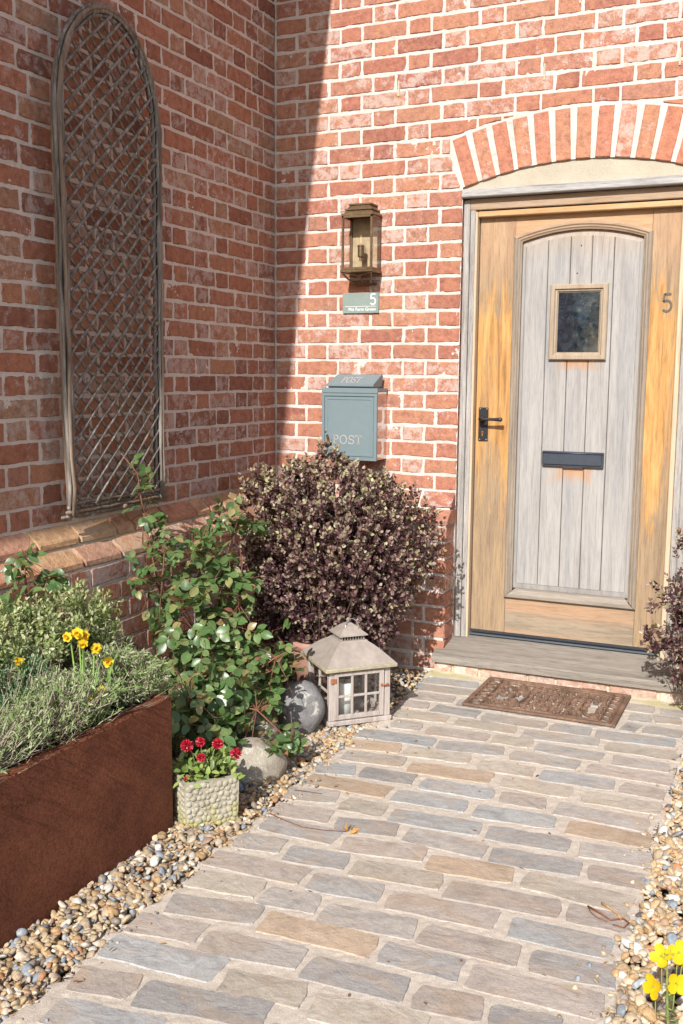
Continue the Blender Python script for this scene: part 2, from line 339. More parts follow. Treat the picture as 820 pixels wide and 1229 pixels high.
LROOF = mat_flat('limed_metal_roof', (0.33, 0.285, 0.245), 0.6, 0.1, 0.4, 0.12, 40, 0.15, 9)
LEAVE = mat_flat('moss_stained_eave', (0.34, 0.30, 0.205), 0.8, 0, 0.2, 0.2, 60, 0.2)
WAX = mat_flat('ivory_wax', (0.84, 0.86, 0.80), 0.45, 0, 0.4, 0.04); 
WAX.node_tree.nodes['Principled BSDF'].inputs['Subsurface Weight'].default_value = 0.2
SOIL = mat_flat('dark_soil', (0.055, 0.037, 0.026), 0.95, 0, 0.1, 0.35, 80, 0.8)
RUBBER = mat_flat('black_rubber', (0.03, 0.033, 0.04), 0.5, 0, 0.4, 0.1)
TERR = mat_flat('terracotta_pot', (0.40, 0.22, 0.165), 0.85, 0, 0.2, 0.15, 30, 0.2)
def mat_glass(name, rough=0.02, tint=(1, 1, 1), alpha=0.2):
    # thin pane: mirror-like film over a mostly clear sheet
    t = NT(name); tr = t.n('BsdfTransparent'); tr.inputs[0].default_value = (*tint, 1); gl = t.n('BsdfGlossy'); gl.inputs['Roughness'].default_value = rough
    lw = t.n('LayerWeight'); lw.inputs[0].default_value = 0.5; ms = t.n('MixShader')
    df = t.n('BsdfDiffuse'); df.inputs[0].default_value = (0.5, 0.5, 0.48, 1); m2 = t.n('MixShader')
    dirt = t.ramp(t.noise(t.pos(), 40, 5, 0.6), [(0.5, 0.0), (0.8, alpha)])
    t.set(m2.inputs[0], dirt); t.nt.links.new(tr.outputs[0], m2.inputs[1]); t.nt.links.new(df.outputs[0], m2.inputs[2])
    f = t.math('ADD', t.math('MULTIPLY', t.math('POWER', lw.outputs['Facing'], 4.0), 0.6), 0.035, True)
    t.set(ms.inputs[0], f); t.nt.links.new(m2.outputs[0], ms.inputs[1]); t.nt.links.new(gl.outputs[0], ms.inputs[2])
    t.nt.links.new(ms.outputs[0], t.nt.nodes['Material Output'].inputs[0]); return t.m
GLASS = mat_glass('clear_glass', alpha=0.05)
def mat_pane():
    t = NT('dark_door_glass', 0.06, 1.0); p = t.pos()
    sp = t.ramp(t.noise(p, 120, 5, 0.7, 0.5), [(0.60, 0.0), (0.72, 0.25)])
    base = t.mix(t.ramp(t.noise(t.mapv(p, (1, 1, .8), (.3, 0, .2)), 16, 7, 0.75, 0.8), [(0.45, 0.0), (0.68, 0.5)]), (0.006, 0.012, 0.020), (0.045, 0.08, 0.115)); base = t.mix(sp, base, (0.40, 0.43, 0.45))  # bluish mottling painted in for reflected sky and branches, plus pale specks
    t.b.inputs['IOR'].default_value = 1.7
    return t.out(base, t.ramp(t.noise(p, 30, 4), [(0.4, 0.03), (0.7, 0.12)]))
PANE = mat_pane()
def mat_corten():
    t = NT('corten_rust', 0.85, 0.2); p = t.pos()
    base = t.ramp(t.noise(p, 5, 8, 0.7, 0.4), [(0.3, (0.10, 0.034, 0.018)), (0.55, (0.16, 0.056, 0.029)), (0.8, (0.22, 0.082, 0.042))])
    base = t.mix(1.0, base, t.ramp(t.noise(p, 260, 4, 0.75), [(0.3, 0.5), (0.6, 1.25)]), 'MULTIPLY')
    base = t.mix(1.0, base, t.ramp(t.noise(p, 120, 3, 0.6), [(0.3, 0.75), (0.6, 1.2)]), 'MULTIPLY')
    base = t.mix(t.ramp(t.noise(t.mapv(p, (1, 1, 0.12)), 22, 4, 0.6), [(0.62, 0.0), (0.8, 0.35)]), base, (0.06, 0.03, 0.02))
    return t.out(base, 0.85, t.bump(t.noise(p, 240, 4, 0.7), 0.5, 0.002, t.bump(t.noise(p, 28, 4, 0.6), 0.25, 0.004)))
CORTEN = mat_corten()
def mat_rock(name, c1, c2, lichen, lt=0.55):
    t = NT(name, 0.9, 0.2); p = t.pos()
    base = t.ramp(t.noise(p, 14, 7, 0.65), [(0.3, c1), (0.7, c2)])
    base = t.mix(t.ramp(t.noise(p, 24, 6, 0.6, 0.6), [(lt, 0.0), (lt+0.06, 0.85)]), base, lichen)
    base = t.mix(1.0, base, t.ramp(t.noise(p, 260, 3, 0.7), [(0.3, 0.75), (0.65, 1.1)]), 'MULTIPLY')
    return t.out(base, 0.9, t.bump(t.noise(p, 60, 7, 0.7), 0.7, 0.008))
ROCKA = mat_rock('beige_boulder', (0.30, 0.26, 0.20), (0.44, 0.395, 0.315), (0.52, 0.48, 0.40), 0.56)
ROCKB = mat_rock('grey_boulder', (0.16, 0.155, 0.155), (0.29, 0.28, 0.27), (0.54, 0.51, 0.45), 0.56)
def mat_pot():
    t = NT('mossy_cast_stone', 0.9, 0.2); p = t.pos(); z = t.sep(p)[2]
    base = t.ramp(t.noise(p, 30, 6, 0.6), [(0.3, (0.30, 0.275, 0.205)), (0.7, (0.44, 0.41, 0.325))])
    f = t.math('ADD', t.math('MULTIPLY', t.math('SUBTRACT', 0.05, z), 8.0), t.math('MULTIPLY', t.math('SUBTRACT', t.noise(p, 22, 5), 0.42), 2.0), True)
    base = t.mix(t.math('MINIMUM', t.math('MAXIMUM', f, 0.0), 0.75), base, (0.36, 0.33, 0.07))
    return t.out(base, 0.9, t.bump(t.noise(p, 180, 4, 0.7), 0.5, 0.002))
POT = mat_pot()
def mat_ground():
    t = NT('bare_ground', 0.95, 0.1); p = t.pos()
    base = t.ramp(t.noise(p, 1.5, 8, 0.7), [(0.3, (0.10, 0.075, 0.05)), (0.7, (0.20, 0.16, 0.11))])
    return t.out(base, 0.95, t.bump(t.noise(p, 60, 5, 0.7), 0.6, 0.01))
GROUND = mat_ground()
def mat_col(name, rough=0.5, spec=0.4, trans=0.0, sc=60, var=0.15, bump=0.2, back=None):
    t = NT(name, rough, spec); p = t.pos(); c = t.attr('col', 'Color')
    base = t.mix(1.0, c, t.ramp(t.noise(p, sc, 4, 0.6), [(0.3, 1-var), (0.7, 1+var)]), 'MULTIPLY')
    nrm = t.bump(t.noise(p, sc*3, 3, 0.6), bump, 0.001) if bump else None
    t.out(base, rough, nrm)
    if trans > 0:
        tr = t.n('BsdfTranslucent'); t.set(tr.inputs[0], t.mix(1.0, base, (1.0, 1.1, 0.5), 'MULTIPLY')); ms = t.n('MixShader'); ms.inputs[0].default_value = trans
        t.nt.links.new(t.b.outputs[0], ms.inputs[1]); t.nt.links.new(tr.outputs[0], ms.inputs[2]); t.nt.links.new(ms.outputs[0], t.nt.nodes['Material Output'].inputs[0])
    return t.m
PEB = mat_col('river_pebble', 0.62, 0.35, 0, 130, 0.3, 0.4)
LEAF = mat_col('leaf_mass', 0.42, 0.45, 0.22, 50, 0.12, 0)
MATTE = mat_col('matte_foliage', 0.7, 0.2, 0.18, 50, 0.15, 0)
STEM = mat_col('plant_stem', 0.7, 0.3, 0, 90, 0.25, 0)
PETAL = mat_col('petal', 0.55, 0.25, 0.28, 80, 0.08, 0)
def mat_rose():
    t = NT('glossy_rose_leaf', 0.45, 0.5); v, c = t.rnd(); p = t.obj()
    base = t.ramp(v, [(0.0, (0.060, 0.115, 0.035)), (0.35, (0.090, 0.165, 0.052)), (0.7, (0.135, 0.215, 0.075)), (0.84, (0.18, 0.23, 0.08)), (0.92, (0.30, 0.27, 0.11)), (1.0, (0.24, 0.09, 0.06))])
    y = t.math('ABSOLUTE', t.sep(p)[1])
    vein = t.ramp(y, [(0.0, 1.0), (0.035, 0.0)])
    base = t.mix(t.math('MULTIPLY', vein, 0.35), base, (0.22, 0.30, 0.12))
    base = t.mix(1.0, base, t.ramp(t.noise(t.pos(), 60, 4, 0.6), [(0.3, 0.85), (0.7, 1.15)]), 'MULTIPLY')
    t.out(base, 0.34)
    tr = t.n('BsdfTranslucent'); t.set(tr.inputs[0], t.mix(1.0, base, (1.3, 1.5, 0.5), 'MULTIPLY')); ms = t.n('MixShader'); ms.inputs[0].default_value = 0.2
    t.nt.links.new(t.b.outputs[0], ms.inputs[1]); t.nt.links.new(tr.outputs[0], ms.inputs[2]); t.nt.links.new(ms.outputs[0], t.nt.nodes['Material Output'].inputs[0])
    return t.m
ROSE = mat_rose()
TILE = mat_flat('roof_tile', (0.22, 0.10, 0.07), 0.85, 0, 0.2, 0.2, 8, 0.3)
FASC = mat_flat('white_fascia', (0.75, 0.74, 0.70), 0.5, 0, 0.4, 0.03)
def mat_farwall():
    t = NT('far_brickwork', 0.9, 0.2); p = t.pos(); s_ = t.sep(p)
    cb = t.n('CombineXYZ'); t.set(cb.inputs[0], t.math('ADD', s_[0], s_[1])); t.set(cb.inputs[1], s_[2])
    b = t.n('TexBrick'); t.set(b.inputs['Vector'], cb.outputs[0]); b.inputs['Scale'].default_value = 1.0
    b.inputs['Brick Width'].default_value = 0.225; b.inputs['Row Height'].default_value = 0.07635; b.inputs['Mortar Size'].default_value = 0.005
    b.inputs['Color1'].default_value = (0.36, 0.11, 0.065, 1); b.inputs['Color2'].default_value = (0.26, 0.075, 0.05, 1); b.inputs['Mortar'].default_value = (0.55, 0.47, 0.40, 1)
    return t.out(b.outputs[0], 0.9)
FARW = mat_farwall()

# ------------------------------------------------------------------ brickwork
PITCH_Z = 0.07635; Z0 = 3.05; BH = 0.0640
def ztop(k): return Z0-k*PITCH_Z
def outline(L, H, rg, j=0.0026):
    h, v = L/2, H/2
    xs = [-h, -h*0.33, h*0.33, h]
    P = [(x, -v) for x in xs]+[(h, 0)]+[(x, v) for x in xs[::-1]]+[(-h, 0)]
    sag = rg.uniform(-0.0015, 0.0015); t = rg.uniform(-0.0012, 0.0012)
    return [(x+rg.uniform(-j, j), z+rg.uniform(-j, j)+sag*(1-abs(x)/h)+t*x/h) for x, z in P]
def brick_geo(poly, proud, depth=0.055, inset=0.0035, rg=random):
    n = len(poly); cx = sum(p[0] for p in poly)/n; cz = sum(p[1] for p in poly)/n
    V = []; hx = max(abs(p[0]-cx) for p in poly); hz = max(abs(p[1]-cz) for p in poly)
    tilt = rg.uniform(-0.0012, 0.0012); tz = rg.uniform(-0.001, 0.001)
    for x, z in poly:
        V.append((cx+(x-cx)*(1-inset/max(hx, .01)), -proud-tilt*(x-cx)/hx-tz*(z-cz)/max(hz, .01), cz+(z-cz)*(1-inset/max(hz, .01))))
    for x, z in poly: V.append((x, -proud+0.0035, z))
    for x, z in poly: V.append((x, depth, z))
    F = [tuple(range(n))]
    for a in (0, n):
        for i in range(n): F.append((a+i, a+n+i, a+n+(i+1) % n, a+(i+1) % n))
    return V, F
_bc = {}
def brick_mesh(L, var, mat):
    key = (round(L, 3), var, mat.name)
    if key not in _bc:
        rg = random.Random(hash((key[0], var)) & 0xffff)
        V, F = brick_geo(outline(L, BH, rg), rg.uniform(0.0014, 0.0032), rg=rg); _bc[key] = mk('brick', V, F, mat)
    return _bc[key]
_sc = {}
def splay_mesh(L, var, mat):
    key = (round(L, 3), var, mat.name)
    if key not in _sc:
        rg = random.Random(77+var+int(L*1000)); V = []; n = 4
        # side profile: (offset towards the viewer, height)
        prof = [(-0.09, 0.032), (0.003, 0.033), (0.014, 0.024), (0.052, -0.008), (0.0575, -0.014), (0.058, -0.031), (0.052, -0.033), (-0.09, -0.033)]
        xs = [-L/2, -L/2+0.004, 0, L/2-0.004, L/2]
        for i, x in enumerate(xs):
            for (o, z) in prof:
                e = 0.003 if i in (0, 4) else 0
                V.append((x+rg.uniform(-.001, .001), -(o-e)+rg.uniform(-.0012, .0012), z-(e if z > 0 else -e)+rg.uniform(-.001, .001)))
        m_ = len(prof); F = [tuple(range(m_))[::-1], tuple((len(xs)-1)*m_+i for i in range(m_))]
        for i in range(len(xs)-1):
            for j in range(m_): F.append((i*m_+j, i*m_+(j+1) % m_, (i+1)*m_+(j+1) % m_, (i+1)*m_+j))
        _sc[key] = mk('brick', V, F, mat)
    return _sc[key]

class Wall:
    """u runs along the wall, off is the distance out of its face"""
    def __init__(s, side, root, mat): s.side = side; s.root = root; s.mat = mat; s.items = []
    def P(s, u, off, z): return (u, -off, z) if s.side == 'f' else (off, -u, z)
    def put(s, u0, u1, zc, off, kind='b', mat=None, poly=None):
        L = u1-u0-0.0125
        if L < 0.015: return
        s.items.append((u0, u1, zc, off, kind, mat or s.mat, poly))
    def flush(s, limit=300):
        sc = []
        for i, (u0, u1, zc, off, *_r) in enumerate(s.items):
            x, y, d = scr(s.P((u0+u1)/2, off, zc)); vis = -20 < x < 840 and -15 < y < 1240 and d > 0
            sc.append(((u1-u0)/d/d if vis else 0, i))
        sc.sort(reverse=True); keep = {i for v, i in sc[:limit] if v > 0}
        mb = {}; rz = 0 if s.side == 'f' else math.pi/2
        for i, (u0, u1, zc, off, kind, mat, poly) in enumerate(s.items):
            L = u1-u0-0.0125; uc = (u0+u1)/2
            if kind == 'p':
                V, F = brick_geo(poly, 0.0028, 0.13 if off > .1 else 0.055); me = None
            else:
                me = (brick_mesh if kind == 'b' else splay_mesh)(round(L*200)/200 if abs(L-0.2125) > .003 and abs(L-0.1) > .003 else L, random.randrange(6), mat)
            if i in keep:
                if me is None: me = mk('brick', V, F, mat)
                j = random.uniform(-.0006, .0006)
                link('brick', me, s.root, s.P(uc, off+j, zc) if kind != 'p' else s.P(0, off, 0), (0, 0, rz))
            else:
                b = mb.setdefault(mat.name, (MB(), mat))[0]; b.r = random.random()*7
                M4 = Matrix.Translation(s.P(uc, off, zc) if kind != 'p' else s.P(0, off, 0)) @ Matrix.Rotation(rz, 4, 'Z')
                if me is not None: V = [v.co for v in me.vertices]; F = [tuple(p.vertices) for p in me.polygons]
                b.add([M4 @ Vector(v) for v in V], F)
        for b, mat in mb.values():
            b.build('brick_courses', mat, s.root)['kind'] = 'stuff'

def mortar(name, W, u0, u1, z0, z1, off, res, mat, parent, low=None, amp=0.0034, seed=1, offf=None):
    nu = max(2, int((u1-u0)/res)+1); nz = max(2, int((z1-z0)/res)+1)
    U, Z = np.meshgrid(np.linspace(u0, u1, nu), np.linspace(z0, z1, nz))
    if low is not None: Z = np.maximum(Z, low(U))
    D = off-0.0012+amp*(vn(U, Z, 55, seed)*1.1+vn(U, Z, 150, seed+1)*0.9+vn(U, Z, 18, seed+2)*0.8)
    if offf is not None: D = D+offf(Z)
    if W.side == 'f': V = np.stack([U, -D, Z], -1)
    else: V = np.stack([D, -U, Z], -1)
    V = V.reshape(-1, 3); I = np.arange(nu*nz).reshape(nz, nu)
    Q = np.stack([I[:-1, :-1], I[:-1, 1:], I[1:, 1:], I[1:, :-1]], -1).reshape(-1, 4)
    if W.side != 'f': Q = Q[:, ::-1]
    if low is not None:
        zz = Z.reshape(-1); Q = Q[(zz[Q[:, 3]]-zz[Q[:, 0]] > 1e-6) | (zz[Q[:, 2]]-zz[Q[:, 1]] > 1e-6)]
    return link(name, fast(name, V, Q, mat), parent)

# --- front wall with the door opening
OPL, OPR, AX, AR, AZ = 0.957, 2.022, 1.490, 1.67, 2.304    # opening, arch axis, intrados radius, crown height
ACZ = AZ-AR
SKEW = math.asin((OPR-OPL)/2/AR)
def intr(x): return ACZ+np.sqrt(np.maximum(AR**2-(np.asarray(x)-AX)**2, 0))
fw_root = empty('brick_wall', (0, 0, 0), label='sunlit red brick house front with pale lime mortar and shallow arch over the door', cat='wall')
FW = Wall('f', fw_root, BR)
AF = 0.1743
def row_segments(k, a, umax, u_start=0.0, side='f'):
    segs = []; even = (k % 2 == 0)
    if side == 'f':
        off = a if even else a+0.16875; n = -3
        js = []
        for n in range(-3, 60):
            js += [off+0.3375*n, off+0.3375*n+0.1125]
    else:
        c = a; js = []
        if even:
            js = [0.0, c-0.1125, c]
            for n in range(0, 60): js += [c+0.225+0.3375*n, c+0.3375*(n+1)]
        else:
            js = [0.0, c-0.05625, c+0.05625]
            for n in range(0, 60): js += [c+0.16875+0.3375*n, c+0.39375+0.3375*n]
    js = sorted(js)
    js = [j for j in js if u_start+0.03 < j < umax-0.03]; js = [u_start]+js+[umax]
    return list(zip(js[:-1], js[1:]))
EXR = AR+0.2155
def extr(x): return ACZ+math.sqrt(max(EXR**2-(x-AX)**2, 0))
for k in range(-8, 31):
    zc = ztop(k)-PITCH_Z/2; zt, zb = zc+BH/2, zc-BH/2
    if k >= 29:
        o = 0.0 if k == 29 else 0.056
        for (a, b) in row_segments(k, AF, OPL+0.004, 0.03+.05*(k-29)): FW.put(a, b, zc, o, 's')
        for (a, b) in row_segments(k, AF, 2.75, OPR+0.006*(k-28)): FW.put(a, b, zc, o, 's')
        continue
    if zt < ACZ+AR*math.cos(SKEW)-0.002:
        for (a, b) in row_segments(k, AF, OPL+0.005): FW.put(a, b, zc, 0)
        for (a, b) in row_segments(k, AF, 2.75, OPR-0.005): FW.put(a, b, zc, 0)
        continue
    for (a, b) in row_segments(k, AF, 2.75):
        x0, x1 = a+0.00525, b-0.00525
        # cut the course to the arch: outside the extrados circle or beyond the skewback
        def zlow(x):
            r_ = abs(x-AX)
            sk = lambda rr: AX
            if r_ >= EXR*math.sin(SKEW)+0.011: return -9
            e = extr(x)+0.010
            # skewback line through the springing, radial
            if r_ > AR*math.sin(SKEW)+0.011:
                return ACZ+(r_-0.011)/math.tan(SKEW)+0.001 if ACZ+(r_-0.011)/math.tan(SKEW) < e else e
            return e
        def blocked(x, z):
            r_ = abs(x-AX); th = math.atan2(r_, z-ACZ); rr = math.hypot(r_, z-ACZ)
            return (th < SKEW+0.011/rr and rr < EXR+0.010)
        corners = [blocked(x, z) for x in (x0, (x0+x1)/2, x1) for z in (zt, zc, zb)]
        if not any(corners): FW.put(a, b, zc, 0); continue
        if all(corners): continue
        # march: free columns (top free) with bottom lifted; side cut by skewback
        xs = np.linspace(x0, x1, 15); cols = []
        for x in xs:
            zs = [z for z in np.linspace(zb, zt, 14) if not blocked(x, z)]
            if not zs: continue
            # keep the run that touches the top or the bottom
            cols.append((x, min(zs), max(zs)))
        if len(cols) < 3: continue
        cols = [c for c in cols if c[2]-c[1] > 0.004]
        if len(cols) < 3: continue
        cc = cols[::3] + ([cols[-1]] if (len(cols)-1) % 3 else [])
        lower = [(c[0], c[1]) for c in cc]; upper = [(c[0], c[2]) for c in cc][::-1]
        FW.put(a, b, zc, 0, 'p', None, lower+upper)
NV = 13
for i in range(NV):
    a0 = -SKEW+2*SKEW*i/NV; a1 = -SKEW+2*SKEW*(i+1)/NV; am = (a0+a1)/2
    hw = 0.0325-0.0015*random.random(); poly = []
    c_, s_ = math.cos(am), math.sin(am)
    rr0, rr1 = AR+random.uniform(-.003, .0015), AR+0.2155+random.uniform(-.004, .002)
    pts = [(-hw, rr0), (0, rr0-.001), (hw, rr0), (hw+random.uniform(-.0015, .0015), rr0+.07), (hw+random.uniform(-.0015, .0015), rr0+.14), (hw, rr1), (0, rr1), (-hw, rr1), (-hw+random.uniform(-.0015, .0015), rr0+.14), (-hw+random.uniform(-.0015, .0015), rr0+.07)]
    for (t_, r_) in pts: poly.append((AX+r_*s_+t_*c_, ACZ+r_*c_-t_*s_))
    FW.put(AX+AR*s_-.05, AX+AR*s_+.06, ACZ+(AR+.1)*c_, 0.001, 'p', BRV, poly)
for k in range(31, 41):
    zc = ztop(k)-PITCH_Z/2
    if zc < -0.08: break
    for (a, b) in row_segments(k, AF, OPL+0.001, 0.115):
        if b > OPL-0.02: FW.put(a, b, zc, 0.112, 'p', None, [(x+(a+b)/2, z+zc) for x, z in outline(b-a-.0125, BH, random)])
        else: FW.put(a, b, zc, 0.112)
    for (a, b) in row_segments(k, AF, 2.75, OPR+0.013): FW.put(a, b, zc, 0.112)
FW.flush()
mortar('mortar', FW, 0.0, OPL, 0.77, 3.62, 0, 0.005, MOR, fw_root, seed=3)
mortar('mortar', FW, OPR, 2.75, 0.77, 3.62, 0, 0.02, MOR, fw_root, seed=4)
mortar('mortar', FW, OPL, OPR, 2.1, 3.62, 0, 0.0055, MOR, fw_root, low=intr, seed=5)
def sl(Z): return np.clip((0.831-Z)/0.142, 0, 1)*0.112
mortar('mortar', FW, 0.0, OPL-0.012, 0.683, 0.835, -0.004, 0.006, MOR, fw_root, seed=6, offf=sl)
mortar('mortar', FW, 0.10, OPL-0.011, -0.08, 0.684, 0.112, 0.006, MOR, fw_root, seed=7)
mortar('mortar', FW, OPR+0.004, 2.75, 0.683, 0.835, -0.004, 0.02, MOR, fw_root, seed=6, offf=sl)
mortar('mortar', FW, OPR+0.016, 2.75, -0.08, 0.684, 0.112, 0.02, MOR, fw_root, seed=7)
b = MB()
b.box((-0.3, 0.006, -0.1), (OPL-0.004, 0.30, 2.2)); b.box((OPR+0.004, 0.006, -0.1), (4.5, 0.30, 2.2))
b.box((-0.3, 0.0065, 2.53), (4.5, 0.30, 3.62))
b.prism([(-0.3, 2.2), (OPL-0.004, 2.2), (OPL-0.004, 2.53), (-0.3, 2.53)], 0.0065, 0.2995)
b.prism([(OPR+0.004, 2.2), (4.5, 2.2), (4.5, 2.53), (OPR+0.004, 2.53)], 0.0065, 0.2995)
xs = np.linspace(OPL-.004, OPR+.004, 25)
for xa, xb in zip(xs[:-1], xs[1:]): b.prism([(xa, float(intr(xa))+.004), (xb, float(intr(xb))+.004), (xb, 2.53), (xa, 2.53)], 0.0065, 0.2995)
b.box((0.1, -0.104, -0.1), (OPL-0.0125, 0.006, 0.683)); b.box((0.1, -0.05, 0.6835), (OPL-0.0125, 0.006, 0.757)); b.box((OPR+0.0165, -0.104, -0.1), (4.5, 0.006, 0.683))
b.build('wall_core', MOR, fw_root)
b = MB(); b.box((-0.3, -0.001, 3.62), (4.5, 0.30, 5.2)); b.box((2.75, -0.002, 0.0), (4.5, 0.006, 3.62)); b.build('upper_brickwork', FARW, fw_root)
# plastic weep vents in three perpends
for (x, z) in ((0.640, 2.675), (1.312, 2.675), (1.870, 2.675)):
    b = MB(); b.box((x-0.0045, -0.006, z-0.034), (x+0.0045, 0.004, z+0.034), 0.001); b.build('weep_vent', mat_flat('buff_plastic', (0.42, 0.38, 0.28), 0.6) if 'buff_plastic' not in bpy.data.materials else bpy.data.materials['buff_plastic'], fw_root)

# --- wing wall on the left, shaded by its own eaves
lw_root = empty('brick_wall', (0, 0, 0), label='shaded red brick wing wall on the left, behind the arched willow trellis', cat='wall')
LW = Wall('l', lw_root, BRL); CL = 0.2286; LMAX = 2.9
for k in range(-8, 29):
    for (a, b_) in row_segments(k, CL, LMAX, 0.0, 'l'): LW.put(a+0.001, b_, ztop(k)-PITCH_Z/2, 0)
for k in (29, 30):
    js = [0.04+0.05*(k-29)]
    rg = random.Random(k)
    while js[-1] < LMAX: js.append(js[-1]+rg.choice([0.225, 0.225, 0.1125]))
    for a, b_ in zip(js[:-1], js[1:]): LW.put(a, b_, ztop(k)-PITCH_Z/2, 0.0 if k == 29 else 0.056, 's', BRP)
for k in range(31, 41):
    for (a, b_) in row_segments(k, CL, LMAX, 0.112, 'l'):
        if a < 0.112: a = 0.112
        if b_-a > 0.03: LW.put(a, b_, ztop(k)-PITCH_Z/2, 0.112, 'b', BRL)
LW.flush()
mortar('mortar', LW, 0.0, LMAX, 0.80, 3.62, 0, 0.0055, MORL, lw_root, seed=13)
mortar('mortar', LW, 0.0, LMAX, 0.683, 0.835, -0.004, 0.006, MORG, lw_root, seed=16, offf=sl)
mortar('mortar', LW, 0.10, LMAX, -0.08, 0.684, 0.112, 0.010, MORL, lw_root, seed=17)
b = MB(); b.box((-0.30, -7.0, -0.1), (-0.008, 0.0, 3.62)); b.box((-0.01, -LMAX, -0.1), (0.10, -0.11, 0.683)); b.build('wall_core', MORL, lw_root)
b = MB(); b.box((-0.008, -7.0, -0.1), (0.0, -LMAX, 3.62)); b.box((-0.30, -7.0, 3.62), (-0.001, 0.0, 4.22)); b.build('upper_brickwork', FARW, lw_root)
# eaves of the wing: its edge throws the slanting shadow over the corner
rf = empty('wing_roof', (0, -3.5, 4.2), label='tiled roof eaves of the wing overhanging the shaded wall, above the picture', cat='roof')
b = MB(); b.box((0.40, -3.7, -0.02), (0.4285, 3.45, 0.16)); b.box((-0.3, -3.7, 0.0), (0.40, 3.45, 0.012)); b.build('fascia', FASC, rf)
b = MB(); b.add([(0.43, -3.7, 0.16), (0.43, 3.45, 0.16), (-3.2, 3.45, 2.4), (-3.2, -3.7, 2.4), (0.43, -3.7, 0.19), (0.43, 3.45, 0.19), (-3.2, 3.45, 2.43), (-3.2, -3.7, 2.43)], [(0, 1, 2, 3), (4, 7, 6, 5), (0, 4, 5, 1), (1, 5, 6, 2), (2, 6, 7, 3), (3, 7, 4, 0)]); b.build('tile_slope', TILE, rf)

# ------------------------------------------------------------------ ground, path, gravel
b = MB(); b.add([(-60, -80, -0.075), (60, -80, -0.075), (60, 60, -0.075), (-60, 60, -0.075)], [(0, 1, 2, 3)])
g_ = b.build('ground', GROUND); tag(g_, kind='structure')
path = empty('path', (0, 0, 0), kind='structure')
STONES = """0.926 -0.3 1.167 -0.277|1.945 -0.398 2.047 -0.379|0.942 -0.403 1.186 -0.392|1.851 -0.413 1.933 -0.404|0.963 -0.534 1.135 -0.518|1.925 -0.538 2.068 -0.539|1.843 -0.534 1.905 -0.547|0.961 -0.651 1.061 -0.636|1.091 -0.653 1.285 -0.654|1.765 -0.679 2.054 -0.651|1.309 -0.672 1.561 -0.669|1.223 -0.773 1.469 -0.769|0.974 -0.787 1.186 -0.761|1.502 -0.795 1.792 -0.764|1.823 -0.792 2.075 -0.784|1.415 -0.898 1.562 -0.887|1.005 -0.906 1.127 -0.89|1.156 -0.919 1.394 -0.9|1.586 -0.905 1.832 -0.92|1.868 -0.922 2.065 -0.914|1.247 -1.049 1.486 -1.011|1.522 -1.032 1.764 -1.029|1.799 -1.04 2.087 -1.03|0.925 -1.056 1.224 -1.034|1.157 -1.16 1.395 -1.136|0.942 -1.181 1.13 -1.143|1.666 -1.168 1.911 -1.157|1.936 -1.162 2.077 -1.17|1.439 -1.179 1.636 -1.158|0.966 -1.295 1.189 -1.266|1.554 -1.286 1.793 -1.28|1.226 -1.301 1.518 -1.273|1.835 -1.293 2.077 -1.289|1.59 -1.417 1.735 -1.402|1.089 -1.417 1.283 -1.404|1.314 -1.419 1.559 -1.405|1.769 -1.419 2.061 -1.429|0.932 -1.451 1.063 -1.409|1.26 -1.546 1.506 -1.536|0.94 -1.547 1.24 -1.538|1.544 -1.552 1.792 -1.534|1.831 -1.544 2.082 -1.542|0.926 -1.686 1.104 -1.647|1.896 -1.675 2.1 -1.661|1.622 -1.683 1.863 -1.671|1.136 -1.685 1.281 -1.676|1.309 -1.696 1.594 -1.674|0.955 -1.813 1.145 -1.79|1.952 -1.811 2.1 -1.799|1.397 -1.804 1.65 -1.81|1.672 -1.82 1.923 -1.799|1.177 -1.831 1.368 -1.788|0.972 -1.912 1.221 -1.918|1.254 -1.939 1.495 -1.903|1.524 -1.943 1.761 -1.917|1.796 -1.925 2.087 -1.944|0.955 -2.057 1.102 -2.032|1.942 -2.048 2.092 -2.042|1.335 -2.058 1.591 -2.037|1.13 -2.066 1.316 -2.041|1.617 -2.065 1.918 -2.045|1.497 -2.183 1.785 -2.164|1.263 -2.183 1.471 -2.165|0.94 -2.182 1.24 -2.169|1.824 -2.181 2.074 -2.175|0.963 -2.308 1.163 -2.278|1.186 -2.306 1.338 -2.287|1.909 -2.308 2.106 -2.292|1.63 -2.305 1.878 -2.298|1.364 -2.319 1.612 -2.293|1.243 -2.417 1.548 -2.408|1.571 -2.422 1.769 -2.414|1.795 -2.425 2.095 -2.417|0.979 -2.448 1.225 -2.398|1.157 -2.558 1.408 -2.529|1.434 -2.553 1.681 -2.54|1.708 -2.555 1.857 -2.538|1.881 -2.558 2.028 -2.538|0.948 -2.562 1.135 -2.536|0.957 -2.677 1.261 -2.651|1.512 -2.678 1.762 -2.652|1.286 -2.686 1.481 -2.655|1.14 -2.803 1.437 -2.754|0.97 -2.816 1.12 -2.79|0.999 -2.937 1.264 -2.903"""
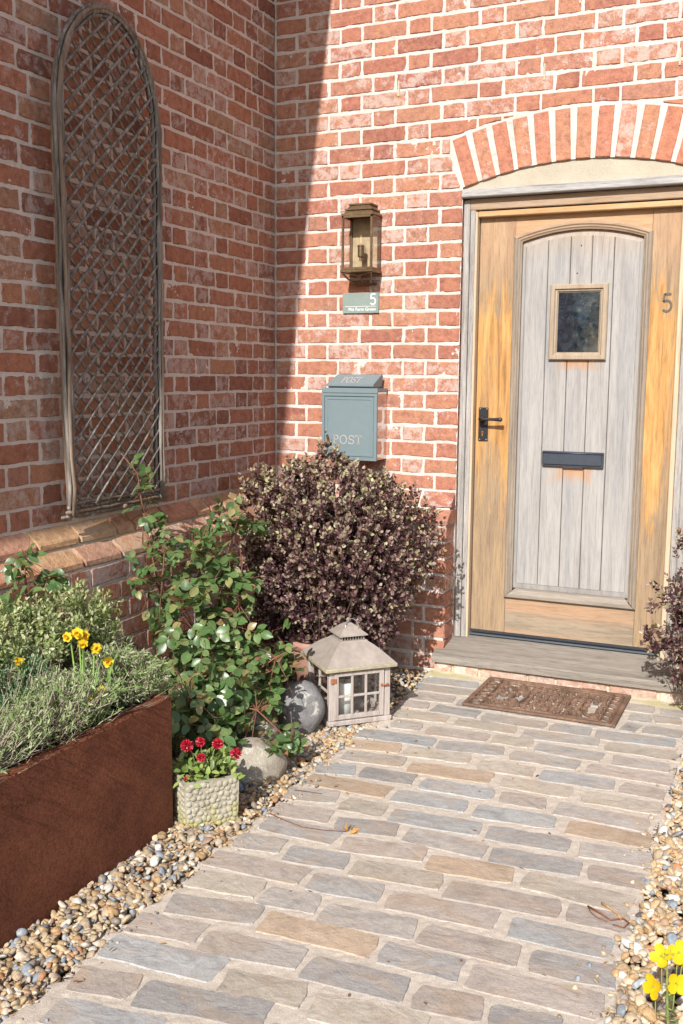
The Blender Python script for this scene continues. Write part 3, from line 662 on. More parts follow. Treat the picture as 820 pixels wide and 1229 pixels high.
# colours seen in the paving: o orange, p pink, b blue grey, t tan, g grey (default)
SCOL = {'o': (0.43, 0.335, 0.245), 'p': (0.395, 0.345, 0.30), 'b': (0.36, 0.362, 0.35), 't': (0.41, 0.365, 0.30), 'g': (0.39, 0.36, 0.322), 'd': (0.335, 0.32, 0.30)}
TINT = {(1.524, -1.943): 'o', (1.831, -1.544): 'o', (1.617, -2.065): 'p', (1.824, -2.181): 'b', (1.226, -1.301): 'o', (1.439, -1.179): 't', (1.415, -0.898): 't', (0.942, -1.181): 'o', (0.94, -1.547): 'o', (1.157, -1.16): 't',
        (0.925, -1.056): 'b', (0.932, -1.451): 'b', (0.957, -2.677): 'b', (1.571, -2.422): 'd', (1.586, -0.905): 'd', (1.909, -2.308): 'd', (1.263, -2.183): 'd', (1.554, -1.286): 't', (1.243, -2.417): 'o', (1.795, -2.425): 'p', (0.94, -2.182): 'p',
        (1.223, -0.773): 't', (1.799, -1.04): 'p', (1.936, -1.162): 'p', (1.254, -1.939): 'p', (1.942, -2.048): 'p', (0.972, -1.912): 'd', (1.177, -1.831): 'd', (1.13, -2.066): 'd', (1.672, -1.82): 'd', (1.622, -1.683): 'd', (1.314, -1.419): 'b', (1.26, -1.546): 'b',
        (1.666, -1.168): 'b', (1.765, -0.679): 'b', (0.926, -0.3): 'b', (1.14, -2.803): 'd', (1.434, -2.553): 'd', (0.948, -2.562): 'p', (0.955, -1.813): 'p', (1.796, -1.925): 't', (1.335, -2.058): 't', (1.708, -2.555): 'p', (1.281, -2.548): 't', (1.512, -2.678): 't'}
ST = []
for s_ in STONES.split('|'):
    a = [float(v) for v in s_.split()]; ST.append((a[0], a[1], a[2], a[3], TINT.get((a[0], a[1]))))
YC0, YP = -0.288, 0.12635
rows = {}
for s_ in ST: rows.setdefault(round((YC0-(s_[1]+s_[3])/2)/YP), []).append(s_)
rg = random.Random(5)
for i in range(0, 34):
    r_ = sorted(rows.get(i, [])); xr = 2.75 if i <= 2 else 2.085
    segs = []; cur = 0.94+rg.uniform(0, 0.03)
    for s_ in r_+[None]:
        lim = s_[0]-0.026 if s_ else xr
        while lim-cur > 0.085:
            L = min(rg.choice([0.145, 0.195, 0.245, 0.295]), lim-cur)
            if lim-cur-L < 0.07: L = lim-cur
            yc = YC0-YP*i; segs.append((cur, yc-0.004, cur+L, yc+0.004, None)); cur += L+0.026
        if s_: cur = s_[2]+0.026
    rows[i] = r_+segs
def stone_mesh(L, W_, rg):
    h, v = L/2+0.005, W_/2; c = .010
    P = [(-h+c, -v), (-h*.5, -v), (0, -v), (h*.5, -v), (h-c, -v), (h-.002, -v+.006), (h, 0), (h-.003, v-.007), (h-c, v), (h*.5, v), (0, v), (-h*.5, v), (-h+c, v), (-h+.003, v-.006), (-h, 0), (-h+.002, -v+.007)]
    P = [(x+rg.uniform(-.0055, .0045)*(1 if abs(x) > .6*h else .6), y+rg.uniform(-.0055, .0055)*.8) for x, y in P]; n = len(P)
    V = [(x-math.copysign(.0035, x), y-math.copysign(.0035, y), 0.0040+rg.uniform(-.0006, .0006)) for x, y in P]+[(x, y, -0.003) for x, y in P]
    V.append((rg.uniform(-.02, .02), rg.uniform(-.01, .01), 0.0044)); F = [(i, (i+1) % n, 2*n) for i in range(n)]+[(i, n+i, n+(i+1) % n, (i+1) % n) for i in range(n)]
    return mk('paving_stone', V, F, STONE, False)
_sm = {}
for i, r_ in rows.items():
    for (x0, y0, x1, y1, tnt) in r_:
        L = math.hypot(x1-x0, y1-y0); key = (round(L*40), rg.randrange(5))
        if key not in _sm: _sm[key] = (stone_mesh(L, 0.105, rg), L)
        me, L0 = _sm[key]
        o = link('paving_stone', me, path, ((x0+x1)/2, (y0+y1)/2, 0), (0, 0, math.atan2(y1-y0, x1-x0)+(math.pi if rg.random() < .5 else 0)), (L/L0, 1, 1))
        o.scale = (L/L0, 1, 1)
        c = SCOL[tnt or rg.choice('gggggtpbd')]; f = rg.uniform(.9, 1.1); o.color = (c[0]*f, c[1]*f, c[2]*f, 1)
nu, nv_ = 230, 520
X = np.linspace(0.935, 2.105, nu); Y = np.linspace(-4.5, -0.225, nv_); U, Vv = np.meshgrid(X, Y)
edge = np.minimum(U-0.935, 2.105-U)
U2 = U+np.where(edge < 0.012, vn(U*0, Vv, 22, 8)*0.05, 0)
Zz = 0.0010+0.0030*vn(U, Vv, 60, 3)+0.0032*vn(U, Vv, 170, 4)+0.0014*vn(U, Vv, 9, 5)-np.where(edge < 0.004, 0.05, 0)
I = np.arange(nu*nv_).reshape(nv_, nu); Q = np.stack([I[:-1, :-1], I[:-1, 1:], I[1:, 1:], I[1:, :-1]], -1).reshape(-1, 4)
link('jointing', fast('jointing', np.stack([U2, Vv, Zz], -1).reshape(-1, 3), Q, JOINT), path)
b = MB(); b.box((2.09, -0.60, -0.05), (3.2, -0.225, 0.0012)); b.build('jointing', JOINT, path)

# gravel: thousands of small pebbles, one heap
def ico(sub=1):
    t = (1+5**.5)/2; V = [(-1,t,0),(1,t,0),(-1,-t,0),(1,-t,0),(0,-1,t),(0,1,t),(0,-1,-t),(0,1,-t),(t,0,-1),(t,0,1),(-t,0,-1),(-t,0,1)]
    V = [np.array(v)/np.linalg.norm(v) for v in V]
    F = [(0,11,5),(0,5,1),(0,1,7),(0,7,10),(0,10,11),(1,5,9),(5,11,4),(11,10,2),(10,7,6),(7,1,8),(3,9,4),(3,4,2),(3,2,6),(3,6,8),(3,8,9),(4,9,5),(2,4,11),(6,2,10),(8,6,7),(9,8,1)]
    for _ in range(sub):
        c = {}; G = []
        def mid(a, b_):
            k = (min(a, b_), max(a, b_))
            if k not in c: v = V[a]+V[b_]; V.append(v/np.linalg.norm(v)); c[k] = len(V)-1
            return c[k]
        for a, b_, d in F:
            x, y, z = mid(a, b_), mid(b_, d), mid(d, a); G += [(a, x, z), (b_, y, x), (d, z, y), (x, y, z)]
        F = G
    return np.array(V), np.array(F)
IV, IF = ico(1); IV2, IF2 = ico(3)
def rotmats(n, rng):
    q = rng.normal(size=(n, 4)); q /= np.linalg.norm(q, axis=1)[:, None]; w_, x, y, z = q.T
    return np.stack([np.stack([1-2*(y*y+z*z), 2*(x*y-z*w_), 2*(x*z+y*w_)], -1), np.stack([2*(x*y+z*w_), 1-2*(x*x+z*z), 2*(y*z-x*w_)], -1), np.stack([2*(x*z-y*w_), 2*(y*z+x*w_), 1-2*(x*x+y*y)], -1)], 1)
shapes = []
for i in range(14):
    rr = np.random.default_rng(100+i); d = rr.normal(size=(5, 3)); v = IV.copy()
    r0 = 1+0.13*np.sin(IV@d[0]*1.6+rr.uniform(0, 6))+0.10*np.sin(IV@d[1]*2.2)
    # a few flat facets
    for _ in range(4):
        nn = rr.normal(size=3); nn /= np.linalg.norm(nn); hgt = rr.uniform(.62, .85); dd = v@nn*r0; r0 = np.where(dd > hgt, r0*hgt/np.maximum(dd, 1e-6), r0)
    shapes.append(v*r0[:, None])
PCOL = 0.80*np.array([(0.50, 0.36, 0.20), (0.46, 0.30, 0.15), (0.55, 0.43, 0.28), (0.42, 0.33, 0.22), (0.60, 0.52, 0.40), (0.48, 0.24, 0.11), (0.24, 0.27, 0.30), (0.33, 0.36, 0.38), (0.30, 0.25, 0.20), (0.66, 0.62, 0.54), (0.14, 0.13, 0.13), (0.42, 0.27, 0.18)])
PWT = np.array([18, 9, 20, 14, 14, 4, 4, 6, 6, 6, 1, 4.]); PWT /= PWT.sum()
def gravel(name, pts, size, label, colboost=1.0):
    n = len(pts); S = np.clip(RNG.lognormal(-.15, .35, n), .35, 1.6)*size; asp = np.stack([np.ones(n), RNG.uniform(.6, .95, n), RNG.uniform(.38, .7, n)], -1)*S[:, None]
    # flat way up mostly
    tilt = RNG.normal(0, 0.35, (n, 2)); az = RNG.uniform(0, 2*np.pi, n)
    sh = RNG.integers(0, len(shapes), n); base = np.stack(shapes)[sh]
    v = base*asp[:, None, :]
    ca, sa = np.cos(az), np.sin(az); x = v[..., 0]*ca[:, None]-v[..., 1]*sa[:, None]; y = v[..., 0]*sa[:, None]+v[..., 1]*ca[:, None]; z = v[..., 2]
    z = z+x*tilt[:, 0:1]+y*tilt[:, 1:2]
    V = np.stack([x+pts[:, 0:1], y+pts[:, 1:2], z+pts[:, 2:3]], -1).reshape(-1, 3)
    F = (IF[None]+(np.arange(n)*len(IV))[:, None, None]).reshape(-1, 3)
    c = PCOL[RNG.choice(len(PCOL), n, p=PWT)]*RNG.uniform(.75, 1.2, (n, 1))*colboost
    me = fast(name, V, F, PEB, True, col=np.repeat(c, len(IV), 0)); o = link(name, me)
    return tag(o, label, 'gravel', kind='stuff')
def scatter(x0, x1, y0, y1, dens, z0, zr, keep=None):
    n = int((x1-x0)*(y1-y0)*dens); P = np.stack([RNG.uniform(x0, x1, n), RNG.uniform(y0, y1, n), z0+RNG.uniform(0, zr, n)], -1)
    return P if keep is None else P[keep(P[:, 0], P[:, 1])]
def kl(x, y): return (x < 0.958+0.025*vn(x*0, y, 12, 3)) & ~((x < 0.72) & (y < -2.05))
P_ = np.concatenate([scatter(0.70, 0.99, -3.6, -0.9, 7400, -0.022, 0.020, kl), scatter(0.45, 0.99, -1.5, -0.15, 2800, -0.02, 0.016, kl), scatter(0.12, 0.72, -2.1, -0.12, 900, -0.03, 0.016, kl), scatter(0.74, 0.93, -3.6, -1.6, 5000, -0.008, 0.020, kl)])
gravel('gravel', P_, 0.0120, 'tan and grey river gravel between the rusty planter and the path')
def kr(x, y): return x > 2.098-0.02*vn(x*0, y, 12, 6)
P_ = np.concatenate([scatter(2.06, 2.60, -3.5, -0.62, 5600, -0.022, 0.020, kr), scatter(2.10, 2.60, -3.5, -0.62, 1400, -0.008, 0.016, kr)])
gravel('gravel', P_, 0.0140, 'pale golden gravel bed along the right edge of the path', 1.12)

ys = RNG.uniform(-3.4, -.7, 120); sd_ = RNG.uniform(0, 1, 120) < .55; xs_ = np.where(sd_, .965+np.abs(RNG.normal(0, .035, 120)), 2.085-np.abs(RNG.normal(0, .03, 120)))
gravel('stray_gravel', np.stack([xs_, ys, np.full(120, .0055)], -1), 0.0065, 'few small stray stones scattered along both edges of the paving')

# ------------------------------------------------------------------ door, frame, sill
door = empty('front_door', (0, 0, 0), label='weathered oak front door with pale board panel, small square window and orange varnished stiles', cat='door')
FY = 0.022
b = MB(); b.box((OPL, FY, 0.135), (0.986, 0.16, 2.165), 0.003); b.box((0.9885, FY+0.004, 0.135), (1.012, 0.16, 2.15), 0.002); b.box((0.984, FY+0.018, 0.135), (0.991, 0.16, 2.15)); b.build('frame_post', WGREY, door)
b = MB(); b.box((1.930, FY+0.004, 0.135), (1.956, 0.16, 2.15), 0.002); b.box((1.960, FY, 0.135), (OPR, 0.16, 2.165), 0.003); b.box((1.954, FY+0.018, 0.135), (1.962, 0.16, 2.15)); b.build('frame_post', WGREY, door)
b = MB(); b.box((0.9865, FY+0.001, 2.118), (1.9595, 0.16, 2.168), 0.003); b.build('frame_head', WARCH, door)
b = MB(); b.box((OPL-0.002, -0.016, 2.170), (OPR+0.05, 0.15, 2.206), 0.004); b.build('drip_lintel', WGREYH, door)
# tympanum between lintel and arch
pl = [(OPL+0.002, 2.2065)]+[(OPR-0.002, 2.2065)]+[(float(x), float(intr(x))+0.003) for x in np.linspace(OPR-.002, OPL+.002, 25)]
b = MB(); b.prism(pl, 0.010, 0.14); b.build('tympanum', REND, door)
LY = 0.066                      # leaf face
b = MB(); b.box((0.997, 0.030, 0.135), (1.021, 0.10, 2.112), 0.003); b.build('bead', WBEAD, door)
b = MB(); b.box((1.907, 0.030, 0.135), (1.928, 0.10, 2.112), 0.003); b.build('bead', WBEAD, door)
b = MB(); b.box((1.0215, 0.031, 2.088), (1.9065, 0.10, 2.1125), 0.003); b.build('bead', WBEADH, door)
b = MB(); b.box((1.025, LY, 0.170), (1.190, LY+0.05, 2.10), 0.002); b.build('stile', WSTILE, door)
b = MB(); b.box((1.784, LY, 0.170), (1.903, LY+0.05, 2.10), 0.002); b.build('stile', WSTILE, door)
PX0, PX1, PZ0 = 1.186, 1.788, 0.342        # outer edge of the panel moulding
MXC = (PX0+PX1)/2; half = (PX1-PX0)/2
def arcz(x, e): return 1.998+0.056*(1-((x-MXC)/half)**2)-e
b = MB(); xs = np.linspace(1.1905, 1.7835, 19)
for xa, xb in zip(xs[:-1], xs[1:]): b.prism([(xa, arcz(xa, .02)), (xb, arcz(xb, .02)), (xb, 2.10), (xa, 2.10)], LY+0.0005, LY+0.05)
b.build('top_rail', WRAILT, door)
b = MB(); b.box((1.1905, LY+0.0008, 0.170), (1.7835, LY+0.05, 0.36), 0.0015); b.build('bottom_rail', WRAILB, door)
b = MB(); b.box((1.025, LY-0.004, 0.158), (1.903, LY+0.045, 0.1695), 0.002); b.build('weather_strip', RUBBER, door)
# mouldings: stepped section (offset from outer edge, projection)
SEC = [(0.0, 0.0), (0.0, 0.010), (0.006, 0.015), (0.014, 0.0155), (0.020, 0.010), (0.026, 0.0095), (0.030, 0.005), (0.036, 0.002), (0.036, -0.012)]
def sweep(path_fn, ts, mat, name, parent, sec=SEC, y=LY):
    V = []; n = len(sec)
    for t in ts:
        for (o, pr) in sec:
            x, z = path_fn(t, o); V.append((x, y-pr, z))
    F = [(i*n+j, (i+1)*n+j, (i+1)*n+j+1, i*n+j+1) for i in range(len(ts)-1) for j in range(n-1)]
    o_ = MB().add(V, F).build(name, mat, parent); return fix_normals(o_)
sweep(lambda t, o: (PX0+o, (PZ0+o)+(arcz(PX0+o, o)-(PZ0+o))*t), [0, .33, .66, 1], WMOULD, 'moulding', door)
sweep(lambda t, o: (PX1-o, (PZ0+o)+(arcz(PX1-o, o)-(PZ0+o))*t), [0, .33, .66, 1], WMOULD, 'moulding', door)
sweep(lambda t, o: (PX0+o+(PX1-PX0-2*o)*t, PZ0+o*0.9), [0, .5, 1], WMOULDH, 'moulding', door, [(0.0, 0.0), (0.0, 0.012), (0.006, 0.020), (0.022, 0.020), (0.030, 0.013), (0.044, 0.006), (0.050, -0.012)])
sweep(lambda t, o: (PX0+o+(PX1-PX0-2*o)*t, arcz(PX0+o+(PX1-PX0-2*o)*t, o)), list(np.linspace(0, 1, 19)), WARCH, 'moulding', door)
# raised boards with V joints
bx = [1.236, 1.338, 1.438, 1.532, 1.627, 1.738]
for i in range(5):
    b = MB(); x0, x1 = bx[i]+0.0012, bx[i+1]-0.0012; xs = np.linspace(x0, x1, 5); fy = LY+0.006+random.uniform(-.0007, .0007)
    poly = [(x0, 0.412), (x1, 0.412)]+[(float(x), arcz(x, 0.062)) for x in xs[::-1]]
    inn = [(x0+0.003, 0.414), (x1-0.003, 0.414)]+[(float(min(max(x, x0+.003), x1-.003)), arcz(x, 0.064)) for x in xs[::-1]]
    n = len(poly); V = [(x, fy, z) for x, z in inn]+[(x, fy+0.003, z) for x, z in poly]+[(x, fy+0.03, z) for x, z in poly]
    F = [tuple(range(n))]+[(a+j, a+n+j, a+n+(j+1) % n, a+(j+1) % n) for a in (0, n) for j in range(n)]
    b.add(V, F); fix_normals(b.build('board', WBOARD, door))
# bevelled margin round the boards
def margin(t, o): pass
V = []; ring_o = [(PX0+.034, PZ0+.045), (PX1-.034, PZ0+.045)]+[(float(x), arcz(x, .034)) for x in np.linspace(PX1-.034, PX0+.034, 17)]
ring_i = [(1.2368, 0.4128), (1.7372, 0.4128)]+[(float(x), arcz(x, .063)) for x in np.linspace(1.7372, 1.2368, 17)]
n = len(ring_o); V = [(x, LY+.016, z) for x, z in ring_o]+[(x, LY+.0085, z) for x, z in ring_i]
fix_normals(MB().add(V, [(i, (i+1) % n, n+(i+1) % n, n+i) for i in range(n)]).build('panel_margin', WBOARD, door))
b = MB(); b.box((1.19, LY+.03, 0.35), (1.785, LY+.045, 1.97)); b.build('door_back', WMOULD, door)
# window
WX0, WX1, WZ0, WZ1 = 1.357, 1.611, 1.449, 1.782
win = None
b = MB(); fwd = [(0.0, -0.004), (0.0, 0.014), (0.005, 0.020), (0.020, 0.020), (0.024, 0.012), (0.030, 0.011), (0.034, 0.004), (0.040, 0.003), (0.040, -0.012)]
def ringsweep(x0, x1, z0, z1, sec, y, name, mat, parent, zo=None):
    V = []; n = len(sec)
    for cx_, cz_ in ((0, 0), (1, 0), (1, 1), (0, 1)):
        for (o, pr) in sec: V.append(((x0+o) if cx_ == 0 else (x1-o), y-pr, (z0+o) if cz_ == 0 else (z1-o)))
    F = [(i*n+j, ((i+1) % 4)*n+j, ((i+1) % 4)*n+j+1, i*n+j+1) for i in range(4) for j in range(n-1)]
    return fix_normals(MB().add(V, F).build(name, mat, parent))
wf = ringsweep(WX0, WX1, WZ0, WZ1, fwd, LY+0.006, 'window_frame', WMOULDW, door)
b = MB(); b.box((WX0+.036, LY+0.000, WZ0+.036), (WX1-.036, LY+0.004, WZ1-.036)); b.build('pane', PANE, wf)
# letterbox
lb = MB(); lb.box((1.345, LY-0.010, 0.970), (1.621, LY+0.008, 1.040), 0.003); lbo = lb.build('letterbox', LBOX, door)
b = MB(); b.box((1.352, LY-0.017, 0.980), (1.614, LY-0.0105, 1.030), 0.0025); b.build('flap', LBOX, lbo)
b = MB(); b.box((1.44, LY-0.0105, 0.9665), (1.53, LY+0.004, 0.9715)); b.build('flap_lip', LBOX, lbo)
b = MB(); b.tube([(1.349, LY-0.015, 1.034), (1.617, LY-0.015, 1.034)], 0.0035, 8); b.build('hinge_rod', LBOX, lbo, True)
# handle
b = MB(); b.box((1.039, LY-0.006, 1.074), (1.085, LY+0.002, 1.230), 0.002)
hp = b.build('handle_plate', IRON, door)
for zz in (1.081, 1.223):
    for xx in (1.046, 1.078):
        b = MB(); b.lathe([(0.0035, 0), (0.0035, -0.0015), (0.001, -0.002)], (xx, LY-0.006, zz), 8, 'y'); b.build('screw', STEEL, hp)
b = MB(); b.lathe([(0.017, 0), (0.017, -0.006), (0.013, -0.010), (0.010, -0.040), (0.0085, -0.046)], (1.060, LY-0.006, 1.178), 14, 'y'); b.build('handle_rose', IRON, hp, True)
b = MB(); pts = [(1.060, LY-0.052, 1.178), (1.075, LY-0.055, 1.178), (1.11, LY-0.056, 1.178), (1.152, LY-0.056, 1.178), (1.160, LY-0.056, 1.178), (1.166, LY-0.056, 1.178)]
b.tube(pts, [0.0085, 0.0062, 0.0066, 0.0085, 0.0105, 0.006], 10); b.build('lever', IRON, hp, True)
b = MB(); b.box((1.0575, LY-0.0075, 1.098), (1.0625, LY-0.0045, 1.116)); b.lathe([(0.005, 0), (0.005, -0.002)], (1.06, LY-0.0055, 1.116), 10, 'y'); b.build('keyhole', RUST, hp)
def strokes(lines, wd, dp, name, mat, parent, org, sx, sz=None, y=0):
    sz = sz or sx; b = MB()
    for ln in lines:
        P = [Vector((org[0]+p[0]*sx, y, org[1]+p[1]*sz)) for p in ln]
        wdl = [wd*(p[2] if len(p) > 2 else 1) for p in ln]; V = []
        for i, p in enumerate(P):
            t = (P[min(i+1, len(P)-1)]-P[max(i-1, 0)]).normalized(); nrm = Vector((-t.z, 0, t.x))
            for s_, d in ((1, 0), (-1, 0), (-1, -dp), (1, -dp)): V.append(p+nrm*s_*wdl[i]/2+Vector((0, d, 0)))
        F = [(i*4+j, i*4+(j+1) % 4, (i+1)*4+(j+1) % 4, (i+1)*4+j) for i in range(len(P)-1) for j in range(4)]
        F += [(3, 2, 1, 0), tuple((len(P)-1)*4+j for j in range(4))]; b.add(V, F)
    return fix_normals(b.build(name, mat, parent))
def arc(cx_, cy_, rx, ry, a0, a1, n=12, wf_=None): return [(cx_+rx*math.cos(R(a0+(a1-a0)*i/n)), cy_+ry*math.sin(R(a0+(a1-a0)*i/n)), (wf_(i/n) if wf_ else 1)) for i in range(n+1)]
FIVE = [[(0.52, 0.98), (0.14, 0.98)], [(0.14, 1.0), (0.08, 0.56)], [(0.08, 0.54)]+arc(0.28, 0.32, 0.26, 0.30, 125, -140, 14)]
strokes(FIVE, 0.0095, 0.003, 'numeral', mat_flat('dull_zinc', (0.12, 0.10, 0.085), 0.5, 0.5), door, (1.838, 1.655), 0.072, 0.076, LY)
for (x, z) in ((1.484, 1.948), (1.470, 1.829)):
    b = MB(); b.lathe([(0.0035, 0), (0.0035, -0.002)], (x, LY+0.007, z), 8, 'y'); b.build('nail_head', RUBBER, door)
# sill: sloping oak threshold
b = MB(); b.add([(0.914, -0.172, 0.055), (2.2, -0.172, 0.055), (2.2, 0.16, 0.056), (0.914, 0.16, 0.056), (0.914, -0.172, 0.088), (2.2, -0.172, 0.088), (2.2, 0.09, 0.146), (0.914, 0.09, 0.146), (2.2, 0.16, 0.146), (0.914, 0.16, 0.146), (0.914, -0.166, 0.094), (2.2, -0.166, 0.094)],
    [(0, 3, 2, 1), (0, 1, 5, 4), (4, 5, 11, 10), (10, 11, 6, 7), (7, 6, 8, 9), (3, 9, 8, 2), (0, 4, 10, 7, 9, 3), (1, 2, 8, 6, 11, 5)])
o = b.build('door_sill', WSILL); fix_normals(o); tag(o, 'thick grey weathered oak sill sloping out under the front door', 'sill')
b = MB(); b.box((1.022, 0.050, 0.147), (1.906, 0.064, 0.1545), 0.001); b.build('threshold_strip', mat_flat('grey_metal_strip', (0.16, 0.19, 0.22), 0.35, 0.6), door)
# brick footing below the sill, with mortar fillet
step = empty('brick_step', (0, 0, 0), label='low course of whitewashed bricks under the oak sill, mossy mortar at its foot', cat='step')
rg = random.Random(3); x = 0.925
for L in (0.075, 0.118, 0.21, 0.115, 0.215, 0.20, 0.21, 0.2):
    V, F = brick_geo([(p[0], p[1]*0.85) for p in outline(L, 0.062, rg)], 0.004, 0.05, 0.004, rg)
    link('brick', mk('brick', V, F, BRW), step, (x+L/2, -0.147, 0.024)); x += L+0.013
b = MB(); b.box((0.918, -0.144, -0.06), (2.75, 0.02, 0.0545)); b.build('mortar', MORG, step)
nu = 150; xs = np.linspace(0.90, 2.3, nu); V = []
for x in xs:
    a = float(vn(np.array([x]), np.array([0.]), 9, 5)[0])*.03; c = float(vn(np.array([x]), np.array([3.]), 30, 5)[0])*.012
    V += [(x, -0.1485, 0.006+a*.4), (x, -0.158, 0.004+c*.4), (x, -0.185+a+c, 0.0035+c*.2), (x, -0.232+a, 0.0005), (x, -0.26, -0.01)]
F = [(i*5+j, (i+1)*5+j, (i+1)*5+j+1, i*5+j+1) for i in range(nu-1) for j in range(4)]
fix_normals(MB().add(V, F).build('mortar_fillet', MORG, step, True))

# ------------------------------------------------------------------ doormat: cast openwork scrolls
MATM = mat_flat('rust_brown_cast', (0.19, 0.115, 0.078), 0.75, 0.1, 0.3, 0.3, 60, 0.4, 12)
dm = empty('doormat', (1.505, -0.372, 0.0075), label='rust brown openwork doormat with scroll pattern lying before the step', cat='doormat')
MW, MD = 0.630, 0.42
def bar(b, x0, y0, x1, y1): b.box((x0, y0, 0), (x1, y1, 0.010), 0.002)
b = MB(); t_ = 0.020
bar(b, -MW/2, -MD/2, MW/2, -MD/2+t_); bar(b, -MW/2, MD/2-t_, MW/2, MD/2); bar(b, -MW/2, -MD/2+t_, -MW/2+t_, MD/2-t_); bar(b, MW/2-t_, -MD/2+t_, MW/2, MD/2-t_)
b.build('border', MATM, dm)
def flat(b, pts, w_=0.009, h=0.010, z=0.0):
    V = []; P = [Vector((p[0], p[1], 0)) for p in pts]
    for i, p in enumerate(P):
        t = (P[min(i+1, len(P)-1)]-P[max(i-1, 0)]).normalized(); nn = Vector((-t.y, t.x, 0))*w_/2
        V += [p+nn+Vector((0, 0, z)), p-nn+Vector((0, 0, z)), p-nn*.6+Vector((0, 0, z+h)), p+nn*.6+Vector((0, 0, z+h))]
    F = [(i*4+j, i*4+(j+1) % 4, (i+1)*4+(j+1) % 4, (i+1)*4+j) for i in range(len(P)-1) for j in range(4)]+[(0, 1, 2, 3), tuple((len(P)-1)*4+j for j in (3, 2, 1, 0))]
    b.add(V, F)
def circ(cx_, cy_, rx, ry, a0, a1, n=14): return [(cx_+rx*math.cos(R(a0+(a1-a0)*i/n)), cy_+ry*math.sin(R(a0+(a1-a0)*i/n))) for i in range(n+1)]
b = MB()
for sx in (-1, 1): flat(b, [(sx*0.245, -0.19), (sx*0.245, 0.19)], 0.010)
for sy in (-1, 1): flat(b, [(-0.245, sy*0.172), (0.245, sy*0.172)], 0.007)
b.build('inner_frame', MATM, dm)
for sx in (-1, 1):
    for i in range(7):
        b = MB(); cy_ = -0.165+0.055*i; flat(b, circ(sx*0.270, cy_, 0.022, 0.026, 200*sx if sx > 0 else -20, (200+250)*sx if sx > 0 else 230, 10), 0.008)
        b.build('end_scroll', MATM, dm)
for sx in (-1, 1):
    b = MB(); flat(b, circ(sx*0.165, 0, 0.075, 0.165, 90, 270 if sx > 0 else -90, 16), 0.012); b.build('crescent', MATM, dm)
    b = MB(); flat(b, circ(sx*0.20, 0, 0.055, 0.12, 90, 270 if sx > 0 else -90, 14), 0.010)
    for sy in (-1, 1):
        sp = [(sx*(0.135+0.035*math.cos(a)*(1-a/9)), sy*(0.075+0.04*math.sin(a)*(1-a/9))) for a in np.linspace(0, 7, 20)]; flat(b, sp, 0.009)
        sp = [(sx*(0.215+0.024*math.cos(a)*(1-a/9)), sy*(0.12+0.03*math.sin(a)*(1-a/9))) for a in np.linspace(0, 7, 18)]; flat(b, sp, 0.008)
    b.build('corner_scrolls', MATM, dm)
b = MB(); rg = random.Random(9)
for gx in np.arange(-0.225, 0.23, 0.030):
    for gy in np.arange(-0.15, 0.155, 0.030):
        if 0.10 < abs(gx) < 0.2 and rg.random() < .45: continue
        a0 = rg.uniform(0, 6.28); s_ = rg.choice([-1, 1]); r0 = rg.uniform(.011, .019)
        flat(b, [(gx+r0*(1-a/8)*math.cos(a0+s_*a), gy+r0*(1-a/8)*math.sin(a0+s_*a)) for a in np.linspace(0, 5.5, 9)], rg.uniform(.006, .008), rg.uniform(.007, .010))
b.build('vine_scrollwork', MATM, dm)['kind'] = 'stuff'
b = MB(); rg = random.Random(4)
for sg in (-1, 1): flat(b, [(0.155+sg*.05*math.cos(a), 0.215+.022*math.sin(a)) for a in np.linspace(0, 3.1, 8)], .007)
for i in range(7): flat(b, [(0.155, .215), (0.155+.055*math.cos(.25+i*.44), 0.215+.034*math.sin(.25+i*.44))], .007)
b.build('shell_crest', MATM, dm)
for y_ in (-MD/2+.01, MD/2-.016):
    b = MB(); b.box((-MW/2+.01, y_, -0.0035), (MW/2-.01, y_+.006, 0)); b.build('foot_ridge', MATM, dm)

# ------------------------------------------------------------------ wall lamp
lamp = empty('wall_lantern', (0.488, -0.006, 0), label='aged brass half lantern with bare candle bulb on the sunlit wall', cat='wall lamp')
b = MB(); D = -0.112
b.frustum((-0.080, D, 0)[:2], (0.080, 0.004), 2.085, (-0.080, D), (0.080, 0.004), 2.094)
b.frustum((-0.070, D+.010), (0.070, 0.004), 2.094, (-0.062, D+.020), (0.062, 0.004), 2.108)
b.frustum((-0.068, D+.012), (0.068, 0.004), 2.108, (-0.068, D+.012), (0.068, 0.004), 2.114)
b.frustum((-0.060, D+.022), (0.060, 0.004), 2.114, (-0.050, D+.034), (0.050, 0.004), 2.130)
b.frustum((-0.056, D+.028), (0.056, 0.004), 2.130, (-0.056, D+.028), (0.056, 0.004), 2.136)
b.build('lamp_roof', BRASS, lamp)
b = MB()
for sx in (-1, 1):
    for y_ in (D+.004, -0.010): b.box((sx*.072-.005, y_-.005, 1.868), (sx*.072+.005, y_+.005, 2.085), .001)
for z_ in (1.858, 2.074):
    b.box((-.077, D-.001, z_), (.077, D+.009, z_+.0105), .001); b.box((-.077, D+.009, z_), (-.067, -.004, z_+.010), .001); b.box((.067, D+.009, z_), (.077, -.004, z_+.010), .001)
b.build('lamp_frame', BRASS, lamp)
b = MB(); b.box((-.082, D-.006, 1.848), (.082, .003, 1.8575), .001); b.build('lamp_base', BRASS, lamp)
b = MB(); b.box((-.070, -.003, 1.868), (.070, .002, 2.084)); b.build('backplate', BRASSB, lamp)
b = MB()
for sx in (-1, 1): b.tube([(sx*.074, D, 1.848), (sx*.060, D+.03, 1.825), (sx*.045, -.02, 1.806), (sx*.045, 0, 1.806)], .0045, 6)
b.tube([(-.074, D, 1.846), (0, D+.02, 1.835), (.074, D, 1.846)], .003, 6); b.box((-.055, -.022, 1.800), (.055, .003, 1.808))
b.tube([(0, D+.02, 1.836), (0, -.02, 1.806)], .004, 6); b.build('bracket', BRASS, lamp)
